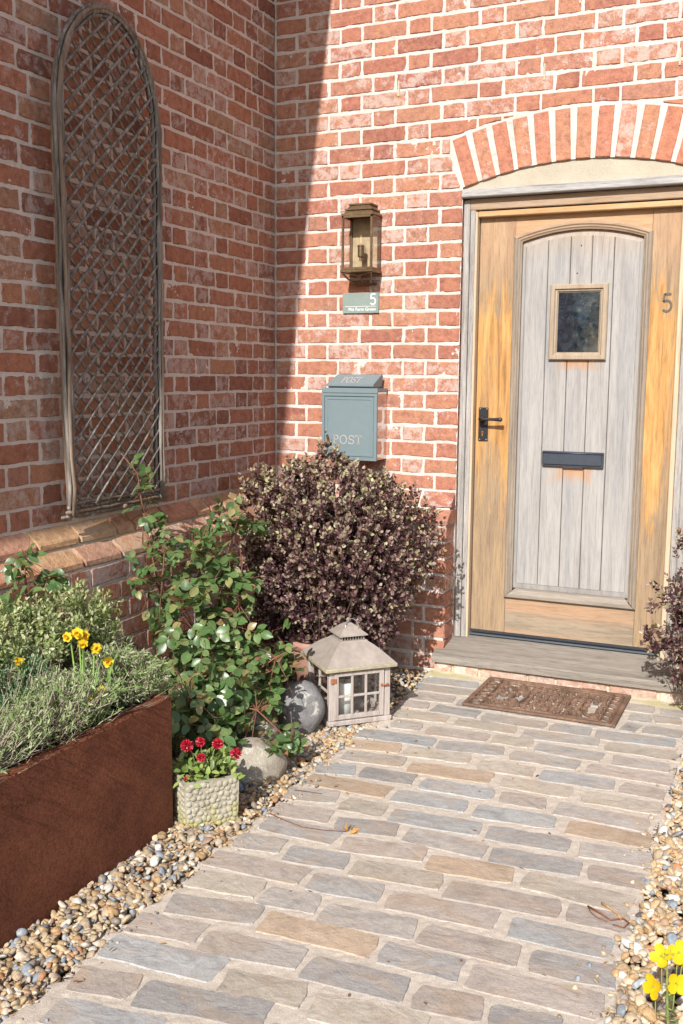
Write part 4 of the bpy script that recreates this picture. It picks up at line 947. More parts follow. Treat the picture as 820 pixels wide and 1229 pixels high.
b = MB(); b.lathe([(.007, 0), (.007, .014), (.0145, .018), (.0145, .058), (.016, .060), (.016, .066), (.006, .068)], (0, -.062, 1.898), 16); b.box((-.003, -.062, 1.903), (.003, -.004, 1.909)); b.build('lamp_holder', BRASS, lamp, False)
b = MB(); b.lathe([(.006, 0), (.010, .012), (.0115, .024), (.008, .040), (.003, .054), (.0008, .060)], (0, -.062, 1.966), 14); bulb = b.build('bulb', GLASS, lamp, True)
b = MB(); b.tube([(-.003, -.062, 1.970), (-.0025, -.062, 1.995), (0, -.062, 2.004), (.0025, -.062, 1.995), (.003, -.062, 1.970)], .0013, 5); b.build('filament', mat_flat('pale_filament', (.8, .6, .3), .4), bulb)
b = MB(); b.box((.0755, D+.009, 1.869), (.0765, -.012, 2.073)); b.build('glass_panel', GLASS, lamp)
b = MB(); b.box((-.0765, D+.009, 1.869), (-.0755, -.012, 2.073)); b.build('glass_panel', GLASS, lamp)
for sx in (-1, 1):
    b = MB(); b.lathe([(.003, 0), (.003, -.003), (.001, -.004)], (sx*.040, -.003, 1.967), 8, 'y'); b.build('screw', BRASS, lamp)

lamp.location.z = -0.165; lamp.scale = (1, 1, 1.09)

# ------------------------------------------------------------------ house sign
sg = empty('house_sign', (0.3715, -0.004, 1.667), label='small sage green slate plaque with white 5 below the wall lantern', cat='sign')
b = MB(); b.box((0, -0.008, 0), (0.186, 0.002, 0.096), 0.0012); b.build('plaque', SIGN, sg)
FIVES = [[(0.50, 0.97), (0.12, 0.97)], [(0.13, 1.0), (0.08, 0.56)], [(0.08, 0.56)]+arc(0.27, 0.32, 0.245, 0.29, 128, -145, 14)]
strokes(FIVES, 0.0055, 0.0008, 'numeral', WHITE, sg, (0.142, 0.039), 0.055, 0.051, -0.0081)
b = MB(); b.box((0.012, -0.0088, 0.0315), (0.172, -0.0080, 0.0330)); b.build('line', WHITE, sg)
def text_mesh(txt, size, name, mat, parent, loc, rot, ext=0.0004):
    cu = bpy.data.curves.new(name, 'FONT'); cu.body = txt; cu.size = size; cu.extrude = ext; cu.align_x = 'RIGHT'; cu.resolution_u = 4
    t = bpy.data.objects.new(name+'_tmp', cu); COL.objects.link(t); bpy.context.view_layer.update()
    me = bpy.data.meshes.new_from_object(t.evaluated_get(bpy.context.evaluated_depsgraph_get())); me.name = name
    bpy.data.objects.remove(t); me.materials.clear(); me.materials.append(mat)
    return link(name, me, parent, loc, rot)
text_mesh('Pitt Farm Green', 0.0215, 'lettering', WHITE, sg, (0.173, -0.0084, 0.0115), (math.pi/2, 0, 0))

# ------------------------------------------------------------------ post box
pb = empty('post_box', (0.3245, 0, 0.975), label='slate blue metal wall post box with POST lettering above the purple bush', cat='post box')
BW, BD, BHh = 0.2830, -0.135, 0.335
b = MB(); b.box((0.004, BD+.004, 0.001), (BW-.004, 0.002, BHh-.012), .002); b.build('box_body', STEEL, pb)
b = MB(); b.box((-.002, BD-.004, BHh-.020), (BW+.002, BD+.010, BHh+.004), .002); b.box((-.001, BD+.0105, BHh-.0115), (BW+.001, 0.001, BHh+.003)); b.build('top_rim', SLATEB, pb)
ringsweep(0.0, BW, 0.0, BHh-.021, [(0, -.008), (0, .004), (.012, .004), (.014, -.002), (.017, -.002), (.019, .002), (.029, .002), (.031, -.0005), (.20, -.0005)][:8], BD, 'front_frame', SLATEB, pb)
b = MB(); b.box((0.0305, BD+.0004, 0.0305), (BW-.0305, BD+.004, BHh-.0515), .0006); b.build('post_door', SLATEB, pb)
b = MB(); b.prism([], 0, 0) if False else None
b.add([(0.020, BD-.002, BHh+.012), (BW-.020, BD-.002, BHh+.012), (BW-.020, BD-.002, BHh+.020), (0.020, BD-.002, BHh+.020), (0.040, -.045, BHh+.068), (BW-.015, -.045, BHh+.068), (BW-.015, -.030, BHh+.062), (0.040, -.030, BHh+.062), (0.030, -.03, BHh+.012), (BW-.02, -.03, BHh+.012)],
      [(0, 1, 2, 3), (3, 2, 5, 4), (4, 5, 6, 7), (0, 3, 4, 7, 8), (1, 9, 6, 5, 2), (0, 8, 9, 1), (8, 7, 6, 9)]); fix_normals(b.build('lid', SLATEB, pb))
b = MB(); b.box((0.028, BD+.010, BHh+.0035), (BW-.028, -.03, BHh+.0115)); b.build('slot_lip', SLATEB, pb)
POST = [[[(0.18, 0), (0.18, 1)], [(0.02, 0.02), (0.36, 0.02)], [(0.02, .98), (0.20, .98)], [(0.18, .97)]+arc(0.36, .735, .26, .235, 90, -90, 10)+[(0.18, .50)]],
        [arc(0.42, .5, .36, .50, 0, 360, 24)],
        [[(0.62, .74), (0.62, .98)]]+[arc(0.36, .745, .235, .235, 40, 270, 12)+arc(0.36, .265, .26, .245, 90, -140, 12)]+[[(0.08, .26), (0.08, .02)]],
        [[(0.38, 0), (0.38, 1)], [(0.02, .97), (0.74, .97)], [(0.03, .97), (0.03, .78)], [(0.73, .97), (0.73, .78)], [(0.22, .02), (0.54, .02)]]]
for i, (L_, wx) in enumerate(zip(POST, (0, .78, 1.72, 2.50))):
    strokes([[(p[0]+wx, *p[1:]) for p in ln] for ln in L_], 0.0050, 0.0014, 'letter', SILVER, pb, (0.056, 0.076), 0.0465, 0.0400, BD+.0004)
# raised POST on the sloping lid
sl0 = Vector((0, BD-.002, BHh+.020)); sl1 = Vector((0, -.045, BHh+.068)); dirv = (sl1-sl0).normalized()
for i, (L_, wx) in enumerate(zip(POST, (0, .78, 1.72, 2.50))):
    o = strokes([[(p[0]+wx, *p[1:]) for p in ln] for ln in L_], 0.0042, 0.0016, 'letter', SILVER, pb, (0, 0), 0.0300, 0.055, 0)
    o.rotation_euler = (-math.atan2(dirv.y, dirv.z), 0, 0); o.location = sl0+dirv*0.018+Vector((0.088, -.0002, .0004))
b = MB(); b.lathe([(.0065, 0), (.0065, -.004), (.004, -.006)], (0.019, BD-.002, 0.135), 14, 'y'); b.box((.0175, BD-.009, .129), (.0205, BD-.007, .141)); b.build('lock', STEEL, pb)

# ------------------------------------------------------------------ willow trellis
tr = empty('willow_trellis', (0.062, -1.388, 0.872), label='tall arched grey willow trellis leaning on the shaded wing wall', cat='trellis')
TH, TW, TS = 1.80, 0.304, 1.42
rg = random.Random(21)
def frame_path(ins, n=20):
    h = TW-ins; P = [(0, -h, 0.0)]
    for i in range(1, 15): P.append((0, -h+.004*math.sin(i*1.3+ins*90), TS*i/14))
    for i in range(1, n): a = math.pi*i/n; P.append((0, -h*math.cos(a), TS+(TH-TS-ins)*math.sin(a)))
    for i in range(14, -1, -1): P.append((0, h+.003*math.sin(i*1.7+ins*50), TS*i/14))
    return P
for j, (ins, xo, rad) in enumerate(((0.0, 0, .0078), (0.009, .012, .0076), (0.020, .008, .0078), (0.033, -.002, .0082), (0.018, -.013, .0075), (0.003, -.012, .0070))):
    hm = WRODB if rad < .0077 else WROD; P = [(xo+rg.uniform(-.003, .003), y*(.94+.06*min(z/TS, 1))+rg.uniform(-.0032, .0032), z) for _, y, z in frame_path(ins)]
    b = MB(); b.tube(P, [rad*rg.uniform(.8, 1.15) for _ in P], 7); b.build('hoop_rod', hm, tr, True)
for j in range(4):
    b = MB(); zz = -0.004+0.015*j; P = [((.004 if j % 2 else -.004)+rg.uniform(-.002, .002), y, zz+rg.uniform(-.003, .003)) for y in np.linspace(-TW-.02+.015*j, TW+.02, 14)]; b.tube(P, .0060, 6); b.build('bottom_rod', WRODB if j % 2 else WROD, tr, True)
for (y, z) in ((-.27, .01), (.27, .012), (.03, .0), (.268, TS-.1), (-.262, .6), (.266, .7)):
    b = MB(); b.lathe([(.014, -.008), (.0165, -.004), (.0165, .004), (.014, .008)], (0, y, z), 8); b.build('binding', WRODB, tr, True)
def inside(y, z):
    h = TW*(.94+.06*min(z/TS, 1))-.014
    if abs(y) > h or z < 0.02: return False
    return z < TS or ((y/h)**2+((z-TS)/(TH-TS-.012))**2) < 1
def rodset(sgn, xo, mat, rad, sl_, sp, ph):
    z0 = -1.2+ph
    while z0 < TH+1.2:
        pts = [(y, z0+sgn*sl_*y) for y in np.linspace(-TW, TW, 41)]; pts = [p for p in pts if inside(*p)]
        if len(pts) > 3:
            q = pts[::3]+[pts[-1]]; am = rg.uniform(.002, .006); ph2 = rg.uniform(0, 6)
            P = [(xo+rg.uniform(-.001, .001), y, z+am*math.sin(y*14+ph2)) for y, z in q]
            b = MB(); b.tube(P, [rad*rg.uniform(.85, 1.15) for _ in P], 6); b.build('lattice_rod', mat, tr, True)
        z0 += sp*rg.uniform(.93, 1.07)
rodset(+1, .006, WROD, .0054, .90, .064, 0.01)      # front rods rise towards the corner
rodset(-1, -.004, WRODB, .0050, .84, .064, 0.03)    # back rods cross behind them

# ------------------------------------------------------------------ rusty planter
PLX, PLY0, PLY1, PLZ = 0.730, -2.047, -4.4, 0.412
pt = empty('steel_planter', (0.45, -3.2, 0), label='large rusted corten steel planter along the left edge of the path', cat='planter')
b = MB(); t_ = 0.014; X0 = 0.16
def pbox(a, b_): return (a[0]-0.45, a[1]+3.2, a[2]), (b_[0]-0.45, b_[1]+3.2, b_[2])
b.box(*pbox((PLX-t_, PLY1, -0.05), (PLX, PLY0, PLZ)), .002); b.build('side_panel', CORTEN, pt)
b = MB(); b.box(*pbox((X0, PLY1, -0.05), (X0+t_, PLY0, PLZ)), .002); b.build('side_panel', CORTEN, pt)
b = MB(); b.box(*pbox((X0+t_+.0005, PLY0-t_, -0.05), (PLX-t_-.0005, PLY0, PLZ)), .002); b.build('end_panel', CORTEN, pt)
b = MB(); b.box(*pbox((X0+t_+.0005, PLY1, -0.05), (PLX-t_-.0005, PLY1+t_, PLZ)), .002); b.build('end_panel', CORTEN, pt)
b = MB(); b.box(*pbox((PLX-.045, PLY1+t_+.001, PLZ-.012), (PLX-t_-.001, PLY0-t_-.001, PLZ-.002)), .001); b.build('inner_lip', CORTEN, pt)
nu, nv_ = 40, 160; U, V_ = np.meshgrid(np.linspace(X0+t_, PLX-.03, nu), np.linspace(PLY1+t_, PLY0-t_, nv_)); Zs = PLZ-.028+.03*vn(U, V_, 14, 2)+.02*vn(U, V_, 50, 2)
I = np.arange(nu*nv_).reshape(nv_, nu); Q = np.stack([I[:-1, :-1], I[:-1, 1:], I[1:, 1:], I[1:, :-1]], -1).reshape(-1, 4)
so_ = link('soil', fast('soil', np.stack([U-.45, V_+3.2, Zs], -1).reshape(-1, 3), Q, SOIL), pt)

# ------------------------------------------------------------------ foliage tools
def unit(a): return a/np.maximum(np.linalg.norm(a, axis=-1, keepdims=True), 1e-9)
def leaf_arrays(P, D, N, L, W, col, fold=0.25, curl=0.2):
    n = len(P); D = unit(D); S = unit(np.cross(D, N)); N = np.cross(S, D)
    L = np.broadcast_to(L, n)[:, None]; W = np.broadcast_to(W, n)[:, None]
    T = [(0, 0), (.34, -.5), (.34, 0), (.34, .5), (.72, -.42), (.72, 0), (.72, .42), (1, 0)]
    V = np.zeros((n, 8, 3))
    for j, (t, s_) in enumerate(T):
        V[:, j] = P+D*L*t+S*W*s_+N*(abs(s_)*fold*W-curl*L*t*t)
    F = np.array([(0, 1, 2), (0, 2, 3), (1, 4, 5), (1, 5, 2), (2, 5, 6), (2, 6, 3), (4, 7, 5), (5, 7, 6)])
    F = (F[None]+(np.arange(n)*8)[:, None, None]).reshape(-1, 3)
    return V.reshape(-1, 3), F, np.repeat(np.asarray(col), 8, 0)
def leaf_obj(name, arrs, mat, parent=None, kind='stuff'):
    V = []; F = []; C = []; o = 0
    for v, f, c in arrs: V.append(v); F.append(f+o); C.append(c); o += len(v)
    ob = link(name, fast(name, np.concatenate(V), np.concatenate(F), mat, True, np.concatenate(C)), parent)
    if kind: ob['kind'] = kind
    return ob
def rdir(n): return unit(RNG.normal(size=(n, 3)))
def colmix(n, cols, wts, var=.15):
    cols = np.array(cols); w_ = np.array(wts, float); w_ /= w_.sum()
    return cols[RNG.choice(len(cols), n, p=w_)]*RNG.uniform(1-var, 1+var, (n, 1))
def stems_obj(name, lines, mat, parent, col, n=5):
    b = MB()
    for P, r0, r1 in lines: b.tube(P, [r0+(r1-r0)*i/(len(P)-1) for i in range(len(P))], n)
    me = mk(name, b.V, b.F, mat, True, col=np.tile(np.array(col), (len(b.V), 1))); return link(name, me, parent)
def shoots(P, D, nleaf, span, L, W, cols, wts, tipcols=None, tipfrac=None, spread=0.9, dark=None):
    """leafy shoots: leaves in a spiral along the last stretch of every shoot"""
    out = []; n = len(P); D = unit(D); A = unit(np.cross(D, np.array([0.31, 0.2, 0.93]))); B = np.cross(D, A); ph = RNG.uniform(0, 6.28, n)
    for j in range(nleaf):
        f = j/(nleaf-1); a = ph+j*2.4; sp = spread*(1-0.55*f)+RNG.normal(0, .15, n)
        rad = A*np.cos(a)[:, None]+B*np.sin(a)[:, None]
        d = D*np.cos(sp)[:, None]+rad*np.sin(sp)[:, None]
        p = P-D*(span*(1-f))+rad*0.0015
        nn = unit(D*0.8-rad*0.5+RNG.normal(0, .25, (n, 3)))
        c = colmix(n, cols, wts)
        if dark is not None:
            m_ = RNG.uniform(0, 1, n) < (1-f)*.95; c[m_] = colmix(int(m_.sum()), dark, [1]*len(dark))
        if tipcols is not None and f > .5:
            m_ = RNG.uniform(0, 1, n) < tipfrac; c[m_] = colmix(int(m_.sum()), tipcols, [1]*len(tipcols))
        s_ = RNG.uniform(.7, 1.15, n)*(1-.25*f)
        out.append(leaf_arrays(p, d, nn, L*s_, W*s_, c, .3, .15))
    return out
def blob_pts(n, c, r, rin=0.75, lump=0.18, seed=0):
    d = rdir(n); rr = np.random.default_rng(seed+50); k = rr.normal(size=(6, 3))*2.6; ph = rr.uniform(0, 6.28, 6)
    f = 1+lump*np.sin(d@k.T+ph).mean(1)*2.2
    rad = RNG.uniform(rin**3, 1, n)**(1/3)*f
    return np.array(c)+d*np.array(r)*rad[:, None], d

# purple pittosporum bush against the wall
PUR = [(0.125, 0.055, 0.062), (0.23, 0.135, 0.125), (0.33, 0.23, 0.19), (0.33, 0.28, 0.175), (0.38, 0.29, 0.245)]
PW = [4, 6, 5, 4, 3]
TIP = [(0.38, 0.37, 0.18), (0.44, 0.41, 0.24), (0.38, 0.30, 0.20), (0.36, 0.24, 0.20)]
def bush(name, c, r, n, label, seed, clamp, base, tipz=0.0, L=.0225, W=.0175, extra=()):
    root = empty(name, base, label=label, cat='bush', group=None)
    off = np.array(base); P, d = blob_pts(n, c, r, 0.70, 0.2, seed)
    P2, d2 = blob_pts(int(n*.45), c, np.array(r)*.78, 0.5, 0.2, seed)
    P = np.concatenate([P, P2]); d = np.concatenate([d, d2])
    for (ec, er, en) in extra:
        Pe, de = blob_pts(en, ec, er, .3, .1, seed+1); P = np.concatenate([P, Pe]); d = np.concatenate([d, de*.4+np.array([0, 0, .8])])
    D = unit(d*0.9+np.array([0, -.12, .45])+RNG.normal(0, .35, d.shape))
    k = clamp(P); P, D, d = P[k], D[k], d[k]
    cl = vn(P[:, 0]*1.3+P[:, 1], P[:, 2], 9, seed)+.6*vn(P[:, 0], P[:, 2]+P[:, 1], 17, seed+3)
    k = (cl > -.17) | (RNG.uniform(0, 1, len(P)) < .25); P, D, d = P[k], D[k], d[k]
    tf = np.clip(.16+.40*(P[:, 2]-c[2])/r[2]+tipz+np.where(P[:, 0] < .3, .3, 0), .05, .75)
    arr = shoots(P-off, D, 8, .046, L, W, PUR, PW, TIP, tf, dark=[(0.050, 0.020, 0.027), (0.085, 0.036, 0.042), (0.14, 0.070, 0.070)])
    leaf_obj('foliage', arr, LEAF, root)
    lines = []
    for i in range(0, len(P), 9):
        b0 = np.array([random.uniform(-.07, .07), random.uniform(-.05, .05), 0.0]); q = P[i]-off; mid = b0*.4+q*.5+np.array([0, 0, -.03])+RNG.normal(0, .02, 3)
        lines.append(([tuple(b0), tuple(mid), tuple(q)], .0045, .0010))
    stems_obj('branches', lines, STEM, root, (0.11, 0.065, 0.045), 4)['kind'] = 'stuff'
    return root
def clampA(P): return (P[:, 2] > .06) & np.where(P[:, 2] > .80, (P[:, 1] < -.045) & (P[:, 0] > .05), (P[:, 1] < -.15) & (P[:, 0] > .15)) & (P[:, 2]+0*P[:, 0] > .12)
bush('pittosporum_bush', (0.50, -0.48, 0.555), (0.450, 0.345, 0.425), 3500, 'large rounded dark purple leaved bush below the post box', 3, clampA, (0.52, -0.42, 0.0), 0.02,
     extra=(((0.47, -.36, 1.0), (.10, .06, .10), 60), ((0.20, -.33, .82), (.16, .10, .12), 240), ((0.55, -.52, .28), (.34, .22, .15), 420), ((0.36, -.40, .95), (.13, .08, .07), 70), ((0.60, -.40, .93), (.06, .05, .10), 25), ((0.70, -.42, .82), (.16, .13, .13), 240)))
bush('pittosporum_bush', (2.16, -0.34, 0.42), (0.255, 0.22, 0.27), 620, 'small dark purple leaved bush at the right end of the oak sill', 8, lambda P: P[:, 1] < -.05, (2.16, -0.34, 0.0), -.12, .025, .016,
     extra=(((2.05, -.36, .70), (.07, .05, .13), 45), ((1.93, -.36, .33), (.06, .05, .07), 20)))

# roses: compound leaves of five leaflets on thorny canes
def rose_leaf_mesh(seed):
    rg = random.Random(seed); V = []; st = [(0, 0), (.12, .26), (.3, .44), (.52, .50), (.72, .40), (.88, .20), (1, 0)]; fold = rg.uniform(.12, .32); curl = rg.uniform(.05, .32)
    for t, w_ in st:
        w_ *= .68
        z = -curl*t*t*.6+rg.uniform(-.01, .01)
        if t in (0, 1): V.append((t, 0, z))
        else: V += [(t, -w_, z+fold*w_+rg.uniform(-.02, .02)), (t, 0, z), (t, w_, z+fold*w_+rg.uniform(-.02, .02))]
    F = [(0, 1, 2), (0, 2, 3)]
    for i in range(4):
        a = 1+i*3; F += [(a, a+3, a+4, a+1), (a+1, a+4, a+5, a+2)]
    F += [(13, 16, 14), (14, 16, 15)]
    return mk('leaf', V, F, ROSE, True)
ROSES_M = [rose_leaf_mesh(i) for i in range(7)]
def rose(name, base, canes, blobs, label, lim, big=.042):
    root = empty(name, base, label=label, cat='rose bush'); off = np.array(base); lines = []; leaves = []
    for c in canes: lines.append(([tuple(np.array(p)-off) for p in c], .0055, .0020))
    allc = [np.array(p) for c in canes for p in c[1:]]
    for (c, s_, n, sz) in blobs:
        for _ in range(n):
            p = np.array(c)+RNG.normal(0, 1, 3)*np.array([s_*.7, s_, s_*.9])
            if p[0] < .02+(.11 if p[2] < .8 else .055): p[0] = .14+RNG.uniform(0, .04)
            if p[2] < .02: p[2] = .03
            d = unit(np.array([.9, -.75, -.05])*RNG.uniform(.3, 1.2)+RNG.normal(0, .6, 3)); N = unit(np.array([.25, -.55, .9])+RNG.normal(0, .38, 3))
            S = unit(np.cross(N, d)); N = np.cross(d, S); Lr = sz*RNG.uniform(.75, 1.15); k0 = 1 if RNG.uniform() < .25 else 2
            r0 = p-d*Lr*2.2; lines.append(([tuple(r0-off), tuple(p-off)], .0011, .0007))
            near = min(allc, key=lambda q: np.linalg.norm(q-r0))
            if np.linalg.norm(near-r0) < .16 and RNG.uniform() < .5: lines.append(([tuple(near-off), tuple((near+r0)/2+np.array([0, 0, .01])-off), tuple(r0-off)], .0020, .0012))
            leaves.append((p, d, N, Lr))
            for k in range(k0):
                q = p-d*Lr*(.35+.75*k)
                for sg in (-1, 1):
                    dd = unit(d*.55+S*sg*.85+RNG.normal(0, .1, 3)); leaves.append((q, dd, unit(N+RNG.normal(0, .22, 3)), Lr*(.92-.12*k)))
    sc = []
    for i, (p, d, N, L_) in enumerate(leaves):
        x, y, dep = scr(p); sc.append((L_/dep if -10 < x < 830 and y < 1240 else 0, i))
    sc.sort(reverse=True); keep = {i for _, i in sc[:lim]}; rest = []; b = MB()
    for i, (p, d, N, L_) in enumerate(leaves):
        S = unit(np.cross(N, d)); N = np.cross(d, S); me = random.choice(ROSES_M)
        M4 = Matrix(((d[0], S[0], N[0], 0), (d[1], S[1], N[1], 0), (d[2], S[2], N[2], 0), (0, 0, 0, 1)))
        if i in keep:
            o = link('leaf', me, root); o.matrix_local = Matrix.Translation(p-off) @ M4 @ Matrix.Scale(L_, 4)
        else:
            b.r = random.random()*9; T = Matrix.Translation(p-off) @ M4 @ Matrix.Scale(L_, 4)
            b.add([T @ v.co for v in me.vertices], [tuple(f.vertices) for f in me.polygons])
    if b.V: b.build('small_leaves', ROSE, root, True)['kind'] = 'stuff'
    stems_obj('canes', lines, STEM, root, (0.19, 0.085, 0.05), 5)['kind'] = 'stuff'
    return root
bp = [(0.10,-1.34,1.03,.022,3,.032),(0.14,-1.34,0.94,.035,7,.038),(0.20,-1.39,0.83,.03,5,.042),(0.25,-1.38,0.73,.045,8,.030),(0.32,-1.38,0.63,.05,8,.034),(0.35,-1.28,0.68,.04,6,.034),(0.40,-1.21,0.64,.05,9,.040),(0.45,-1.17,0.55,.055,9,.042),
      (0.42,-1.33,0.47,.06,9,.040),(0.32,-1.46,0.52,.05,7,.034),(0.28,-1.51,0.65,.035,5,.030),(0.50,-1.58,0.38,.05,8,.038),(0.55,-1.43,0.32,.055,8,.040),(0.62,-1.31,0.34,.05,8,.038),(0.68,-1.27,0.27,.04,6,.032),
      (0.62,-1.66,0.24,.05,8,.040),(0.66,-1.49,0.21,.055,9,.040),(0.60,-1.80,0.26,.04,6,.036),(0.32,-0.92,0.74,.045,5,.038),(0.36,-0.84,0.73,.03,3,.042),(0.28,-1.06,0.72,.05,7,.036),(0.84,-1.50,0.11,.025,4,.036),(0.83,-1.58,0.10,.018,2,.036),
      (0.40,-1.42,0.55,.06,9,.038),(0.50,-1.32,0.41,.06,10,.038),(0.58,-1.65,0.32,.055,9,.040),(0.60,-1.46,0.22,.06,9,.036),(0.66,-1.18,0.31,.04,6,.034),(0.45,-1.5,.28,.09,14,.034),(0.4,-1.3,.3,.10,14,.034),(0.55,-1.75,.14,.07,10,.032),(0.35,-1.15,.5,.08,10,.034),(0.60,-1.60,.12,.07,12,.034),(0.68,-1.40,.16,.06,10,.034),(0.50,-1.45,.15,.09,14,.032),(0.70,-1.68,.20,.04,6,.036),(0.62,-1.25,.2,.05,8,.032)]
bp = [(a, b_, c, s_, int(n*2.0+.5) if c < .8 else n, sz*1.25) for a, b_, c, s_, n, sz in bp]
rose('rose_bush', (0.42, -1.42, 0.0), [
    [(0.42, -1.42, 0), (.34, -1.42, .3), (.24, -1.40, .6), (.16, -1.37, .85), (.13, -1.36, 1.0), (.10, -1.42, 1.08)], [(0.42, -1.40, 0), (.40, -1.32, .3), (.38, -1.2, .55), (.33, -1.0, .72), (.35, -.86, .79)], [(0.42, -1.42, 0), (.45, -1.34, .25), (.47, -1.2, .5), (.45, -1.12, .66)],
    [(0.43, -1.43, 0), (.36, -1.45, .35), (.30, -1.46, .6), (.30, -1.44, .72)], [(0.44, -1.43, 0), (.55, -1.4, .22), (.68, -1.28, .33), (.74, -1.22, .36)], [(0.44, -1.45, 0), (.58, -1.5, .2), (.72, -1.5, .2), (.86, -1.5, .10)], [(0.44, -1.45, 0), (.52, -1.62, .25), (.60, -1.75, .3)],
    [(0.42, -1.42, 0), (.37, -1.34, .4), (.30, -1.2, .68), (.27, -1.05, .80)]],
    [((a, b_, c), s_, n, sz) for a, b_, c, s_, n, sz in bp], 'tall climbing rose with glossy green leaves and reddish canes between planter and purple bush', 298)
rose('rose_bush', (0.30, -2.12, 0.40), [[(0.30, -2.12, .4), (.24, -2.1, .6), (.21, -2.08, .74), (.20, -2.07, .80)], [(0.30, -2.1, .4), (.26, -2.03, .6), (.25, -2.0, .70)]],
     [((0.22, -2.13, 0.74), .04, 7, .040), ((0.23, -2.03, 0.74), .03, 5, .044), ((0.26, -2.17, 0.68), .04, 7, .042), ((0.25, -2.0, 0.71), .02, 3, .052)], 'short rose spray with broad leaves over the plinth at the left edge', 110)

# planter planting
def clampP(P, m_=.0): return (P[:, 0] > .19) & (P[:, 0] < .73+m_) & (P[:, 2] > .40)
vb = empty('variegated_shrub', (0.36, -2.1, 0.40), label='cream and green small leaved shrub at the back of the rusty planter', cat='shrub'); off = np.array((0.36, -2.1, 0.40))
P = np.concatenate([blob_pts(340, (0.36, -2.26, .60), (.13, .22, .13), .3, .2, 1)[0], blob_pts(330, (0.33, -2.03, .60), (.12, .15, .13), .3, .2, 2)[0], blob_pts(170, (0.35, -1.93, .57), (.09, .10, .10), .3, .2, 3)[0], blob_pts(250, (0.40, -2.5, .60), (.12, .18, .12), .3, .2, 4)[0]])
D = unit((P-np.array((.36, -2.15, .45)))*np.array([1, .7, 1])+RNG.normal(0, .10, P.shape)+np.array([.02, 0, .10]))
leaf_obj('foliage', shoots(P-off, D, 9, .055, .0215, .0095, [(0.26, 0.32, 0.11), (0.38, 0.43, 0.19), (0.15, 0.21, 0.07), (0.52, 0.54, 0.32)], [4, 4, 3, 3], spread=.95), LEAF, vb)
stems_obj('stems', [([(random.uniform(-.04, .08), (p[1]-off[1])*.4, 0), tuple((p-off)*.55+np.array([0, 0, -.01])), tuple(p-off)], .003, .0010) for p in P[::6]], STEM, vb, (0.22, 0.15, 0.10), 4)['kind'] = 'stuff'

def needle_clump(name, c, r, n, label, cat, cols, wts, L, W, base, woody, seed, nl=7, span=.045, fan=1.0, stemcol=(0.37, 0.33, 0.24)):
    root = empty(name, base, label=label, cat=cat); off = np.array(base)
    P, d = blob_pts(n, c, r, .35, .25, seed); k = (P[:, 2] > base[2]+.02) & ((P[:, 0] < .708) | ((P[:, 2] > .455) & (P[:, 0] < .765) & (RNG.uniform(0, 1, len(P)) < .35))); P = P[k]
    D = unit(P-(off+np.array([0, 0, -.05]))+RNG.normal(0, .16, P.shape)*fan)
    leaf_obj('foliage', shoots(P-off, D, nl, span, L, W, cols, wts, spread=.6), MATTE, root)
    lines = []
    for i in range(0, len(P), woody):
        q = P[i]-off; b0 = np.array([q[0]*.35, q[1]*.45, 0])+RNG.normal(0, .015, 3)*np.array([1, 1, 0])
        lines.append(([tuple(b0), tuple((b0+q)/2+RNG.normal(0, .012, 3)), tuple(q+RNG.normal(0, .008, 3)), tuple(q*1.03+RNG.normal(0, .006, 3))], .0016, .0008))
    stems_obj('stems', lines, STEM, root, stemcol, 4)['kind'] = 'stuff'
    return root
LAVC = [(0.24, 0.33, 0.13), (0.36, 0.43, 0.22), (0.19, 0.29, 0.09), (0.40, 0.43, 0.27)]
needle_clump('lavender', (0.635, -2.44, .475), (.145, .20, .110), 600, 'straggly grey lavender with woody stems at the front edge of the rusty planter', 'lavender', LAVC, [3, 3, 3, 2], .021, .0052, (0.58, -2.44, .385), 1, 11)
needle_clump('lavender', (0.59, -2.10, .475), (.14, .17, .085), 460, 'low grey green lavender in the right hand corner of the rusty planter', 'lavender', LAVC, [3, 4, 4, 2], .022, .0054, (0.54, -2.06, .385), 1, 12)
needle_clump('lavender', (0.38, -1.93, .52), (.10, .10, .08), 150, 'small grey lavender tuft behind the planter corner, in front of the rose', 'lavender', LAVC, [3, 4, 4, 2], .019, .0034, (0.38, -1.98, .385), 2, 17)
needle_clump('santolina', (0.47, -2.43, .52), (.12, .16, .10), 520, 'feathery blue green plant at the left edge of the rusty planter', 'plant', [(0.17, 0.27, 0.14), (0.25, 0.36, 0.20), (0.13, 0.21, 0.10)], [3, 3, 2], .013, .0030, (0.46, -2.46, .385), 3, 13, 12, .05)
needle_clump('lavender', (0.655, -2.80, .46), (.145, .20, .10), 380, 'grey lavender nearest the camera, cut by the left edge', 'lavender', LAVC, [3, 3, 3, 2], .021, .0052, (0.58, -2.80, .385), 1, 14)
# dry stems lying along the planter rim
b = []
for i in range(46):
    y = RNG.uniform(-3.0, -2.07); x = RNG.uniform(.60, .74); a = RNG.normal(math.pi/2, .35); L_ = RNG.uniform(.05, .16)
    p0 = np.array([x, y, .412+RNG.uniform(0, .012)]); p1 = p0+np.array([math.cos(a)*L_*.4, math.sin(a)*L_, RNG.uniform(-.006, .012)]); b.append(([tuple(p0), tuple((p0+p1)/2+RNG.normal(0, .005, 3)), tuple(p1)], .0013, .0007))
tag(stems_obj('dry_stems', b, STEM, None, (0.27, 0.17, 0.115), 4), 'dry brown stems lying along the rim of the rusty planter', 'dead stems', kind='stuff')

